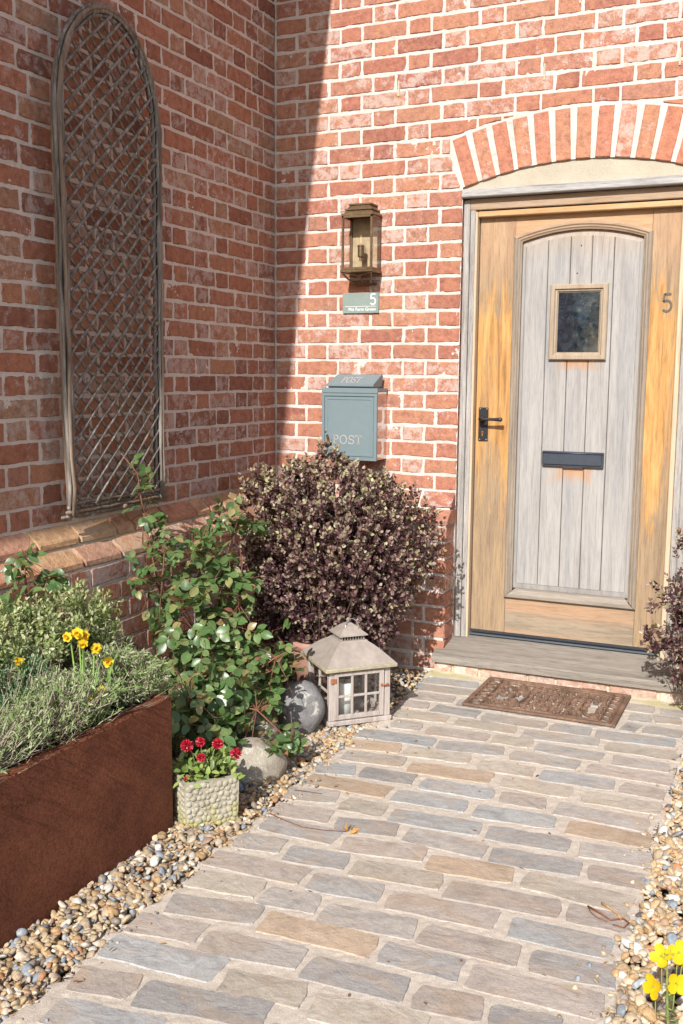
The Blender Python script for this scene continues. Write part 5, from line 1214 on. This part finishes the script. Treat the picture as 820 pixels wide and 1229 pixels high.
# daffodils
YEL = (0.85, 0.60, 0.03); ORG = (0.85, 0.50, 0.015); GRN = (0.16, 0.27, 0.06)
def cmesh(name, b, mat, col, parent, smooth=True, loc=None, rot=None):
    return link(name, mk(name, b.V, b.F, mat, smooth, col=np.tile(np.array(col), (len(b.V), 1))), parent, loc, rot)
def petal_geo(n, L, W, tilt, a0=0, cup=.1, notch=False):
    b = MB()
    for i in range(n):
        a = a0+2*math.pi*i/n; t = [(0.1, .12), (.35, .42), (.65, .5), (.88, .36), (1, 0.05 if not notch else .2)]; V = []
        for r_, w_ in t:
            for s_ in (-1, 0, 1):
                x, y, z = r_*L, s_*w_*W, math.sin(tilt)*r_*L+cup*L*r_*r_*.4+(abs(s_)*.10*W)
                V.append((x*math.cos(a)-y*math.sin(a), x*math.sin(a)+y*math.cos(a), z))
        F = [(k*3+j, k*3+3+j, k*3+4+j, k*3+1+j) for k in range(4) for j in (0, 1)]; b.add(V, F)
    return b
def strap(b, p0, d, up, L, W, bend):
    V = []; p = np.array(p0, float); d = np.array(d, float); s_ = unit(np.cross(d, [0, 0, 1.0]+np.array([.01, 0, 0]))); n = 9
    dz = np.array([0, 0, 1.0]); cur = unit(d*.35+dz*up)
    for i in range(n+1):
        f = i/n; w_ = W*(1-f**3)*.5+.0003; V += [tuple(p-s_*w_), tuple(p+np.cross(s_, cur)*W*.14), tuple(p+s_*w_)]
        p = p+cur*L/n; cur = unit(cur+(unit(d)*.6-dz)*bend*f)
    b.add(V, [(k*3+j, k*3+3+j, k*3+4+j, k*3+1+j) for k in range(n) for j in (0, 1)])
def daffodil(base, heads, straps, label, cat='daffodils'):
    root = empty('daffodil_clump', base, label=label, cat=cat); off = np.array(base)
    for (h, face, s_) in heads:
        h = np.array(h)-off; b0 = np.array([h[0]*.15, h[1]*.15, 0]); f = unit(np.array(face, float))
        b = MB(); b.tube([tuple(b0), tuple(b0*.5+h*.5+np.array([0.003, 0, 0])), tuple(h-f*.020+np.array([0, 0, -.012])), tuple(h-f*.012), tuple(h-f*.004)], [.0030, .0027, .0023, .0026, .0022], 6); cmesh('stem', b, STEM, (0.22, 0.36, 0.08), root)
        s_ = s_*.72
        fl = link('flower', petal_geo(6, .021*s_, .016*s_, -.12, random.random(), .25).V and mk('petals', *(lambda q: (q.V, q.F))(petal_geo(6, .021*s_, .016*s_, -.12, random.random(), .25)), PETAL, True, col=np.tile(np.array(YEL), (6*15, 1))), root)
        fl.rotation_euler = Vector(f).to_track_quat('Z', 'Y').to_euler(); fl.location = h
        b = MB(); pr = [(.004, 0), (.0058, .006), (.0066, .012), (.0088, .0165)]; V = []; n = 14
        for j, (r_, z) in enumerate(pr):
            for k in range(n):
                a = 2*math.pi*k/n; rr = r_*s_*(1+(.12*math.sin(a*6) if j == 3 else 0)); V.append((rr*math.cos(a), rr*math.sin(a), z*s_))
        b.add(V, [(j*n+k, j*n+(k+1) % n, (j+1)*n+(k+1) % n, (j+1)*n+k) for j in range(3) for k in range(n)]); cmesh('trumpet', b, PETAL, ORG, fl)
    for (d, up, L_, W_, bend) in straps:
        b = MB(); strap(b, (random.uniform(-.01, .01), random.uniform(-.01, .01), 0), d, up, L_, W_, bend); cmesh('leaf', b, LEAF, (0.20, 0.33, 0.09), root)
    return root
daffodil((0.665, -2.37, .395), [((0.60, -2.315, 0.655), (.5, -.9, .1), 1.15), ((0.60, -2.285, 0.640), (.9, -.5, .2), 1.1), ((0.605, -2.30, 0.622), (.5, -.7, -.3), 1.1), ((0.62, -2.26, 0.600), (.8, -.6, .1), 1.1), ((0.585, -2.34, 0.648), (.2, -1, .3), 1.0)],
         [((-.3, .5, 0), 1.2, .22, .008, .05), ((.2, .6, 0), 1.2, .20, .008, .07), ((.6, .6, 0), .9, .17, .009, .3), ((-.2, .9, 0), 1.1, .18, .007, .10), ((1.0, .75, 0), .75, .215, .011, .36)], 'tallest clump of yellow daffodils, several heads on upright stems near the planter rim')
daffodil((0.675, -2.34, .395), [((0.665, -2.30, 0.492), (.7, -.7, .2), 1.1), ((0.67, -2.345, 0.478), (.4, -.9, -.1), 1.1)], [((.3, .9, 0), .9, .16, .008, .25), ((.1, .8, 0), 1.1, .15, .007, .15)], 'pair of low yellow daffodils just above the planter rim')
daffodil((0.63, -2.24, .395), [((0.62, -2.205, 0.545), (.6, -.8, .2), 1.15)], [((.2, .7, 0), 1.2, .18, .007, .1), ((-.2, .5, 0), 1.2, .16, .007, .1)], 'single yellow daffodil to the right of the tall clump', 'daffodil')
daffodil((0.52, -2.45, .395), [((0.50, -2.44, 0.595), (.3, -.8, -.4), 1.0)], [((-.4, .2, 0), 1.2, .16, .007, .1)], 'lone yellow daffodil among the blue green foliage at the left edge', 'daffodil')
daffodil((0.60, -2.75, .395), [], [((.5, .9, 0), .5, .22, .009, .2), ((.3, .6, 0), .8, .18, .008, .25), ((-.3, .5, 0), 1.0, .18, .008, .2)], 'flowerless green daffodil leaves at the bottom left of the planter', 'leaves')

# ------------------------------------------------------------------ cast stone pot with red daisies
pe = math.atan2(.765, .644)
pot = empty('stone_pot', (0.785+.644*.088-.765*-.0, -2.068+.765*.088, 0), label='small square cast stone pot with pebble relief and moss at its foot', cat='plant pot')
pot.rotation_euler = (0, 0, pe); off = np.array([-.765, .644])*.075; pot.location = (0.785+.644*.088+off[0], -2.068+.765*.088+off[1], -.004)
def potring(b, hx0, hy0, z0, hx1, hy1, z1): b.frustum((-hx0, -hy0), (hx0, hy0), z0, (-hx1, -hy1), (hx1, hy1), z1)
b = MB(); V = []; rings = [(.082, .069, 0), (.084, .071, .006), (.088, .075, .148), (.089, .076, .154), (.080, .067, .154), (.078, .065, .130)]
for hx, hy, z in rings: V += [(-hx, -hy, z), (hx, -hy, z), (hx, hy, z), (-hx, hy, z)]
F = [(i*4+j, i*4+(j+1) % 4, (i+1)*4+(j+1) % 4, (i+1)*4+j) for i in range(5) for j in range(4)]+[(3, 2, 1, 0)]
b.add(V, F); fix_normals(b.build('pot_body', POT, pot))
b = MB(); b.box((-.078, -.065, .115), (.078, .065, .131)); b.build('potting_soil', SOIL, pot)
pm = [mk('pebble', [tuple(v) for v in (ico(1)[0] if False else IV)*np.array([1, .55, .8])*(1+.08*np.sin(IV[:, :1]*3+i))], [tuple(f) for f in IF], POT, True) for i in range(3)]
rg = random.Random(6)
def relief(nx, nz, half, face):
    for r_ in range(nz):
        for c in range(nx+(r_ % 2)):
            u = -half+(c+.5-(r_ % 2)*.5)*2*half/nx; z = .012+r_*(.142/nz)+rg.uniform(-.004, .004); u = max(-half+.006, min(half-.006, u+rg.uniform(-.005, .005)))
            s_ = rg.uniform(.0068, .0125); out = .0705+.0045*z/.15*1.0 if face == 'f' else .0835+.0045*z/.15
            o = link('pebble', rg.choice(pm), pot, (u, -out, z) if face == 'f' else (-out, u, z), (rg.uniform(-.2, .2), rg.uniform(0, 3.14), 0) if face == 'f' else (0, rg.uniform(-.2, .2), math.pi/2)); o.scale = (s_, s_*.8, s_*rg.uniform(.8, 1.1))
relief(9, 8, .080, 'f'); relief(7, 8, .068, 'l')
dz = empty('daisy_plant', (*[float(v) for v in pot.location[:2]], .126), label='low double daisies with red pompom flowers growing in the stone pot', cat='daisies'); off = np.array([*pot.location[:2], .126])
def toW(u, v, z): c, s_ = math.cos(pe), math.sin(pe); return np.array([pot.location[0]+u*c-v*s_, pot.location[1]+u*s_+v*c, z])
for (w_, s_) in (((0.775, -2.035, 0.258), 1.15), ((0.80, -2.0, 0.262), .9), ((0.835, -1.955, 0.246), 1.05), ((0.815, -2.02, 0.222), .8), ((0.875, -1.915, 0.208), 1.1), ((0.785, -2.055, 0.165), .45)):
    h = np.array(w_)-off; b = MB(); b.tube([(h[0]*.3, h[1]*.3, 0), tuple(h*.7+np.array([0, 0, .01])), tuple(h)], [.0016, .0015, .0015], 5); cmesh('stem', b, STEM, (0.24, 0.30, 0.12), dz)
    n = 150; d = unit(np.abs(rdir(n))*np.sign(RNG.normal(size=(n, 3)))); d[:, 2] = np.abs(d[:, 2])-.18; d = unit(d)
    c = colmix(n, [(0.50, 0.012, 0.035), (0.62, 0.03, 0.07), (0.38, 0.008, 0.022), (0.70, 0.28, 0.34)], [5, 4, 3, 1.4]); A = leaf_arrays(d*.004*s_, d, unit(rdir(n)+np.array([0, 0, .5])), .0145*s_, .0042*s_, c, .2, .15)
    fl = leaf_obj('flower_head', [A], PETAL, dz, None); fl.location = h; f = unit(np.array([.45, -.6, .8])); fl.rotation_euler = Vector(f).to_track_quat('Z', 'Y').to_euler()
n = 190; uu = RNG.uniform(-.085, .085, n); vv = RNG.uniform(-.075, .065, n); P = np.stack([toW(a, b_, .135+RNG.uniform(0, .05)) for a, b_ in zip(uu, vv)])-off
D = unit(np.stack([P[:, 0]*5, P[:, 1]*5, np.full(n, .5)], -1)+RNG.normal(0, .4, (n, 3)))
leaf_obj('foliage', [leaf_arrays(P, D, unit(np.array([.2, -.4, 1])+RNG.normal(0, .3, (n, 3))), RNG.uniform(.022, .036, n), RNG.uniform(.011, .016, n), colmix(n, [(0.20, 0.29, 0.06), (0.28, 0.36, 0.10), (0.13, 0.20, 0.05)], [3, 3, 2]), .2, .25)], LEAF, dz)

# ------------------------------------------------------------------ boulders, terracotta pot
def boulder(loc, r, rz, rot, mat, label, seed):
    rr = np.random.default_rng(seed); v = IV2.copy(); f = np.ones(len(v))
    for _ in range(7): k = rr.normal(size=3)*rr.uniform(1, 4); f += .022*np.sin(v@k+rr.uniform(0, 6))
    for _ in range(5):
        nn = unit(rr.normal(size=3)); h = rr.uniform(.86, .97); dd = v@nn*f; f = np.where(dd > h, f*h/np.maximum(dd, 1e-6), f)
    v = v*np.maximum(f, .8)[:, None]*np.array(r); o = link('boulder', fast('boulder', v, IF2, mat)); o.location = loc; o.rotation_euler = rot; return tag(o, label, 'boulder')
boulder((0.765, -1.60, .045), (.120, .090, .085), 0, (0.35, 0.1, .9), ROCKA, 'smooth pale beige boulder behind the stone pot', 3)
boulder((0.70, -1.115, .085), (.100, .080, .112), 0, (-.15, .1, .75), ROCKB, 'dark grey boulder with pale lichen spots left of the wooden lantern', 5)
boulder((0.64, -1.36, .07), (.085, .075, .07), 0, (0, .2, .4), ROCKA, 'small boulder half hidden under the rose between two larger ones', 9)
tp = empty('terracotta_pot', (0.57, -0.70, 0), label='terracotta pot in shade half hidden behind the wooden lantern', cat='plant pot')
b = MB(); b.lathe([(.075, 0), (.105, .21), (.105, .215), (.116, .217), (.118, .25), (.110, .253), (.100, .252), (.095, .21)], (0, 0, 0), 28); b.build('pot_body', TERR, tp, True)
b = MB(); b.lathe([(.098, .214), (.05, .222), (.001, .225)], (0, 0, 0), 20); b.build('potting_soil', SOIL, tp)

# ------------------------------------------------------------------ wooden garden lantern with candle
S_ = .262; H_ = S_/2
ln = empty('garden_lantern', (0.795-.007*S_*.5+0.0, -1.052+.707*S_, 0), math.atan2(.714, .70), label='limed wooden garden lantern with beige roof and glazed sides beside the path', cat='lantern')
ln.location = (0.795+(.70-.714)*H_, -1.052+(.714+.70)*H_, 0.002)
b = MB(); b.box((-H_-.006, -H_-.006, 0), (H_+.006, H_+.006, .020), .003); b.build('base', WLANT, ln)
BT = .222; PW_ = .024
for sx in (-1, 1):
    for sy in (-1, 1):
        b = MB(); x0 = sx*H_-(PW_ if sx > 0 else 0); y0 = sy*H_-(PW_ if sy > 0 else 0); b.box((x0, y0, .0205), (x0+PW_, y0+PW_, BT), .002); b.build('corner_post', WLANT, ln)
for k, (ax, sg) in enumerate((('x', -1), ('x', 1), ('y', -1), ('y', 1))):
    for (z0, z1) in ((.0205, .040), (BT-.012, BT)):
        b = MB(); i0 = H_-.020
        if ax == 'x': b.box((sg*H_-(.016 if sg > 0 else 0)+.002*(-sg), -i0+.0045, z0), (sg*H_+(.016 if sg < 0 else 0)-.002*sg, i0-.0045, z1), .001)
        else: b.box((-i0+.0045, sg*H_-(.016 if sg > 0 else 0)-.002*sg, z0), (i0-.0045, sg*H_+(.016 if sg < 0 else 0)-.002*sg, z1), .001)
        b.build('rail', WLANT, ln)
# front door: frame, muntins, panes
dr = empty('lantern_door', (0, 0, 0)); dr.parent = ln
fx0, fx1, fz0, fz1, fy = -H_+.020, H_-.030, .026, BT-.006, -H_-.006
def dbox(nm, a, c, mat): b = MB(); b.box(a, c, .0012); b.build(nm, mat, dr)
dbox('door_stile', (fx0, fy, fz0), (fx0+.018, fy+.012, fz1), WLANT); dbox('door_stile', (fx1-.018, fy, fz0), (fx1, fy+.012, fz1), WLANT)
dbox('door_rail', (fx0+.0185, fy+.0005, fz0), (fx1-.0185, fy+.012, fz0+.018), WLANT); dbox('door_rail', (fx0+.0185, fy+.0005, fz1-.015), (fx1-.0185, fy+.012, fz1), WLANT)
wx = (fx1-fx0-.036)/3; zm = (fz0+fz1)/2-.002
for i in (1, 2): dbox('muntin', (fx0+.018+wx*i-.0045, fy+.001, fz0+.0185), (fx0+.018+wx*i+.0045, fy+.010, fz1-.0155), WLANT)
for i in range(3): dbox('muntin', (fx0+.018+wx*i+(.005 if i else .001), fy+.0015, zm-.0045), (fx0+.018+wx*(i+1)-(.005 if i < 2 else .001), fy+.0105, zm+.0045), WLANT)
for i in range(3):
    for (z0, z1) in ((fz0+.018, zm-.004), (zm+.004, fz1-.015)): dbox('pane', (fx0+.018+wx*i+.003, fy+.007, z0), (fx0+.018+wx*(i+1)-.003, fy+.0085, z1), GLASS)
# glazed left, right and back
for (ax, sg) in (('x', -1), ('x', 1), ('y', 1)):
    def sb(nm, a0, a1, z0, z1, d0, d1, mat):
        b = MB()
        if ax == 'x': xs_ = sorted((sg*(H_-d0), sg*(H_-d1))); b.box((xs_[0], a0, z0), (xs_[1], a1, z1), .0008)
        else: ys_ = sorted((sg*(H_-d0), sg*(H_-d1))); b.box((a0, ys_[0], z0), (a1, ys_[1], z1), .0008)
        b.build(nm, mat, ln)
    sb('muntin', -.0045, .0045, .041, BT-.013, .004, .013, WLANT)
    for s2 in (-1, 1): a0, a1 = sorted((s2*.0055, s2*(H_-.026))); sb('muntin', a0, a1, .126, .135, .005, .012, WLANT)
    for s2 in (-1, 1):
        a0, a1 = sorted((s2*.005, s2*(H_-.025))); sb('pane', a0, a1, .041, .1255, .0085, .0100, GLASS); sb('pane', a0, a1, .1355, BT-.013, .0085, .0100, GLASS)
for z in (.055, .175):
    b = MB(); b.box((-H_+.006, fy-.002, z), (-H_+.030, fy+.004, z+.020), .001); b.build('hinge', RUST, ln) if z > .1 else None
b = MB(); b.tube([(fx1-.014, fy-.003, .150), (fx1+.006, fy-.005, .152), (fx1+.020, fy-.002, .149)], .0030, 6); b.lathe([(.006, 0), (.006, -.003)], (fx1+.018, -H_+.001, .149), 10, 'y'); b.lathe([(.006, .0), (.006, -.003)], (fx1-.010, fy, .151), 10, 'y'); b.build('latch', RUST, ln)
# roof: eave board, curved hip, vent, cap
E_ = H_+.022
b = MB(); b.box((-E_, -E_, BT+.001), (E_, E_, BT+.017), .003); b.build('eave', LEAVE, ln)
rings = [(E_-.004, .0), (E_-.014, .010), (E_-.030, .025), (E_-.050, .044), (E_-.072, .062), (.062, .074), (.056, .080)]
V = []; zb = BT+.0175
for h, z in rings: V += [(-h, -h, zb+z), (h, -h, zb+z), (h, h, zb+z), (-h, h, zb+z)]
F = [(i*4+j, i*4+(j+1) % 4, (i+1)*4+(j+1) % 4, (i+1)*4+j) for i in range(len(rings)-1) for j in range(4)]+[(3, 2, 1, 0), tuple(range(24, 28))]
fix_normals(MB().add(V, F).build('lantern_roof', LROOF, ln))
zv = zb+.0805
b = MB(); b.box((-.040, -.040, zv-.001), (.040, .040, zv+.018)); b.build('vent_core', IRON, ln)
for i in range(9):
    u = -.047+i*.01175
    for (x, y, dx, dy) in ((u, -.049, .0032, .004), (u, .045, .0032, .004), (-.049, u, .004, .0032), (.045, u, .004, .0032)):
        b = MB(); b.box((x, y, zv), (x+dx, y+dy, zv+.018)); b.build('vent_slat', LROOF, ln)
b = MB(); b.frustum((-.062, -.062), (.062, .062), zv+.0185, (-.060, -.060), (.060, .060), zv+.022); V = []
for h, z in ((.060, .0225), (.045, .034), (.028, .050), (.010, .062)): V += [(-h, -h, zv+z), (h, -h, zv+z), (h, h, zv+z), (-h, h, zv+z)]
b.add(V, [(i*4+j, i*4+(j+1) % 4, (i+1)*4+(j+1) % 4, (i+1)*4+j) for i in range(3) for j in range(4)]+[(12, 13, 14, 15)]); b.build('cap', LROOF, ln)
b = MB(); b.lathe([(.006, 0), (.006, .004), (.010, .010), (.010, .014), (.005, .019)], (0, 0, zv+.062), 12); b.build('finial', LROOF, ln, True)
b = MB(); rp = [(.004+.027*math.cos(a), -.016-.014*(1-math.sin(a)), zv+.066+.027*math.sin(a)-.012) for a in np.linspace(0, 6.283, 22)]; b.tube(rp, .0018, 6, False); b.build('ring_handle', STEEL, ln, True)
lx, ly = ln.location[0], ln.location[1]
def lw_(u, v): a = ln.rotation_euler[2]; return (lx+u*math.cos(a)-v*math.sin(a), ly+u*math.sin(a)+v*math.cos(a))
b = MB(); b.lathe([(.037, 0), (.037, .128), (.035, .133), (.026, .131), (.010, .128), (.001, .127)], (0, 0, 0), 26)
cn = b.build('candle_body', WAX, None, True); ca = empty('candle', (*lw_(-.034, -.048), .0225), label='thick ivory pillar candle standing inside the garden lantern', cat='candle'); cn.parent = ca
b = MB(); b.tube([(0, 0, .127), (.001, 0, .136), (.003, .001, .141)], .0012, 5); b.build('wick', IRON, ca)
b = MB(); b.lathe([(.026, 0), (.033, .012), (.036, .034), (.0345, .034), (.031, .013), (.024, .003)], (*lw_(.052, -.040), .0225), 22); o = b.build('glass_dish', GLASS, None, True); tag(o, 'small clear glass candle dish beside the candle in the lantern', 'glass dish')

# ------------------------------------------------------------------ wallflower, twigs, fallen leaves
wf_ = empty('wallflower', (2.262, -2.62, -.02), label='yellow four petalled wallflower at the bottom right corner', cat='flower'); off = np.array((2.262, -2.62, -.02))
YF = (0.80, 0.50, 0.010)
heads = [((2.232, -2.615, .268), (-.2, -.8, .6), 1.0), ((2.262, -2.60, .275), (.3, -.8, .6), 1.05), ((2.222, -2.62, .205), (-.6, -.8, .2), 1.1), ((2.262, -2.62, .222), (.5, -.8, .3), 1.0), ((2.27, -2.58, .25), (.8, -.3, .5), .9)]
for (h, f, s_) in heads:
    h = np.array(h)-off; f = unit(np.array(f, float)); g1 = petal_geo(4, .0215*s_, .0205*s_, .15, random.random()*1.5, .2, True)
    fl = link('flower', mk('flower', g1.V, g1.F, PETAL, True, col=np.tile(np.array(YF), (len(g1.V), 1))), wf_); fl.location = h; fl.rotation_euler = Vector(f).to_track_quat('Z', 'Y').to_euler()
    b = MB(); b.lathe([(.0022, 0), (.0022, .004), (.0008, .005)], (0, 0, .001), 8); cmesh('stamens', b, PETAL, (0.40, 0.45, 0.06), fl)
    b = MB(); b.tube([(-.012, .0, h[2]-.055), tuple(h*.8+np.array([-.003, 0, -.01])), tuple(h-f*.003)], [.0018, .0013, .0011], 5); cmesh('stalk', b, STEM, (0.25, 0.30, 0.08), wf_)
b = MB(); b.tube([(0, 0, 0), (-.006, .004, .10), (-.015, .004, .20), (-.02, .01, .285)], [.0045, .0038, .003, .002], 6); cmesh('stem', b, STEM, (0.17, 0.20, 0.06), wf_)
n = 60; t_ = RNG.uniform(.02, .24, n); P = np.stack([-.02*t_/.28, .01*t_/.28, t_], -1); D = unit(RNG.normal(size=(n, 3))*np.array([1, 1, .2])+np.array([0, 0, .5]))
leaf_obj('leaves', [leaf_arrays(P, D, unit(np.array([0, -.2, 1])+RNG.normal(0, .3, (n, 3))), RNG.uniform(.02, .05, n)*(1.1-t_*2.5), .006, colmix(n, [(0.08, 0.12, 0.04), (0.12, 0.17, 0.05)], [1, 1]), .2, .3)], LEAF, wf_)
n = 26; P = np.array([-.018, .006, .29])+rdir(n)*.008
leaf_obj('buds', [leaf_arrays(P, unit(rdir(n)+np.array([0, 0, 1])), rdir(n), .010, .004, colmix(n, [(0.45, 0.50, 0.08), (0.35, 0.42, 0.08)], [1, 1]), .3, -.2)], LEAF, wf_)
TW = (0.20, 0.075, 0.035)
def twig(pts, r, label, col=TW):
    b = MB(); b.tube(pts, [r*(1-.5*i/(len(pts)-1)) for i in range(len(pts))], 6); o = cmesh('twig', b, STEM, col, None); return tag(o, label, 'twig')
twig([(1.985, -2.005, .008), (2.02, -2.03, .010), (2.05, -2.05, .009), (2.08, -2.035, .012), (2.096, -2.05, .012), (2.088, -2.075, .010), (2.06, -2.07, .009)], .0028, 'reddish brown curled twig on the right edge of the path')
twig([(1.985, -2.005, .008), (1.998, -2.035, .009), (2.02, -2.055, .009), (2.045, -2.062, .009)], .0016, 'thin looped stalk beside the reddish curled twig')
twig([(2.015, -1.975, .009), (2.04, -1.995, .011), (2.065, -2.02, .011), (2.075, -2.04, .011)], .0035, 'short buff catkin like twig just above the curled one', (0.50, 0.32, 0.15))
twig([(0.965, -1.86, .008), (1.03, -1.885, .009), (1.10, -1.905, .009), (1.17, -1.895, .008), (1.235, -1.875, .009)], .0016, 'long thin bent twig lying across the left side of the path')
twig([(0.955, -1.665, .008), (1.0, -1.66, .010), (1.05, -1.655, .009)], .0014, 'short straight twig at the left path edge by the gravel')
lf_ = empty('dried_leaf', (1.245, -1.868, .006), label='curled orange brown dead leaf on the path at the twig end', cat='leaf')
n = 6; P = np.zeros((n, 3))+RNG.normal(0, .006, (n, 3))*np.array([1, 1, .2]); D = unit(np.array([[1, .3, .25], [.8, -.2, .3], [-.6, -.1, .2], [.9, .6, .2], [.2, .4, .6], [-.3, .5, .6]]))
leaf_obj('blade', [leaf_arrays(P, D, unit(RNG.normal(size=(n, 3))+np.array([0, 0, 1])), RNG.uniform(.022, .04, n), .010, colmix(n, [(0.46, 0.25, 0.08)], [1]), .5, .3)], MATTE, lf_, None)

n = 240; P = np.stack([np.concatenate([RNG.uniform(.75, .99, 130), RNG.uniform(2.06, 2.4, 50), RNG.uniform(.98, 2.08, 60)]), RNG.uniform(-3.2, -.3, n), np.concatenate([np.full(180, .012), np.full(60, .0065)])], -1)
D = unit(RNG.normal(size=(n, 3))*np.array([1, 1, .15])); lt = leaf_obj('leaf_litter', [leaf_arrays(P, D, unit(np.array([0, 0, 1])+RNG.normal(0, .3, (n, 3))), RNG.uniform(.006, .022, n), RNG.uniform(.003, .008, n), colmix(n, [(0.28, 0.16, 0.08), (0.16, 0.09, 0.05), (0.40, 0.28, 0.15)], [3, 3, 2]), .4, .2)], MATTE)
tag(lt, 'tiny brown leaf scraps scattered over gravel and paving', 'leaf litter')

# ------------------------------------------------------------------ trees behind the viewer, seen only in the glass
def tree(loc, h, r, seed, label):
    rg = random.Random(seed); root = empty('garden_tree', loc, label=label, cat='tree'); lines = [([(0, 0, 0), (.1, 0, h*.3), (0, .1, h*.6)], .16, .07)]; tips = []
    for i in range(14):
        a = rg.uniform(0, 6.28); z0 = h*rg.uniform(.25, .6); e = rg.uniform(.3, 1.1); L_ = r*rg.uniform(.6, 1); q = (math.cos(a)*math.cos(e)*L_, math.sin(a)*math.cos(e)*L_, z0+math.sin(e)*L_)
        lines.append(([(0, 0, z0), (q[0]*.5, q[1]*.5, (z0+q[2])/2+.1), q], .05, .01)); tips.append(q)
    b = MB()
    for P, r0, r1 in lines[:1]: b.tube(P, [r0, (r0+r1)/2, r1], 8)
    cmesh('trunk', b, STEM, (0.12, 0.09, 0.07), root); stems_obj('limbs', lines[1:], STEM, root, (0.12, 0.09, 0.07), 6)['kind'] = 'stuff'
    n = 2600; c = np.array(tips)[RNG.integers(0, len(tips), n)]*RNG.uniform(.5, 1.05, (n, 1)); P = c+RNG.normal(0, .38, (n, 3)); P[:, 2] = np.maximum(P[:, 2], h*.22)
    leaf_obj('crown', [leaf_arrays(P, rdir(n), rdir(n), RNG.uniform(.10, .2, n), .08, colmix(n, [(0.05, 0.08, 0.03), (0.08, 0.12, 0.045), (0.035, 0.055, 0.025)], [1, 1, 1]), .2, .1)], LEAF, root)
tree((-2.2, -13.5, -.07), 4.6, 2.3, 1, 'dark bushy garden tree behind the viewer, mirrored in the door glass')
tree((0.9, -15.0, -.07), 4.4, 2.2, 2, 'second bushy garden tree behind the viewer, mirrored to the right')
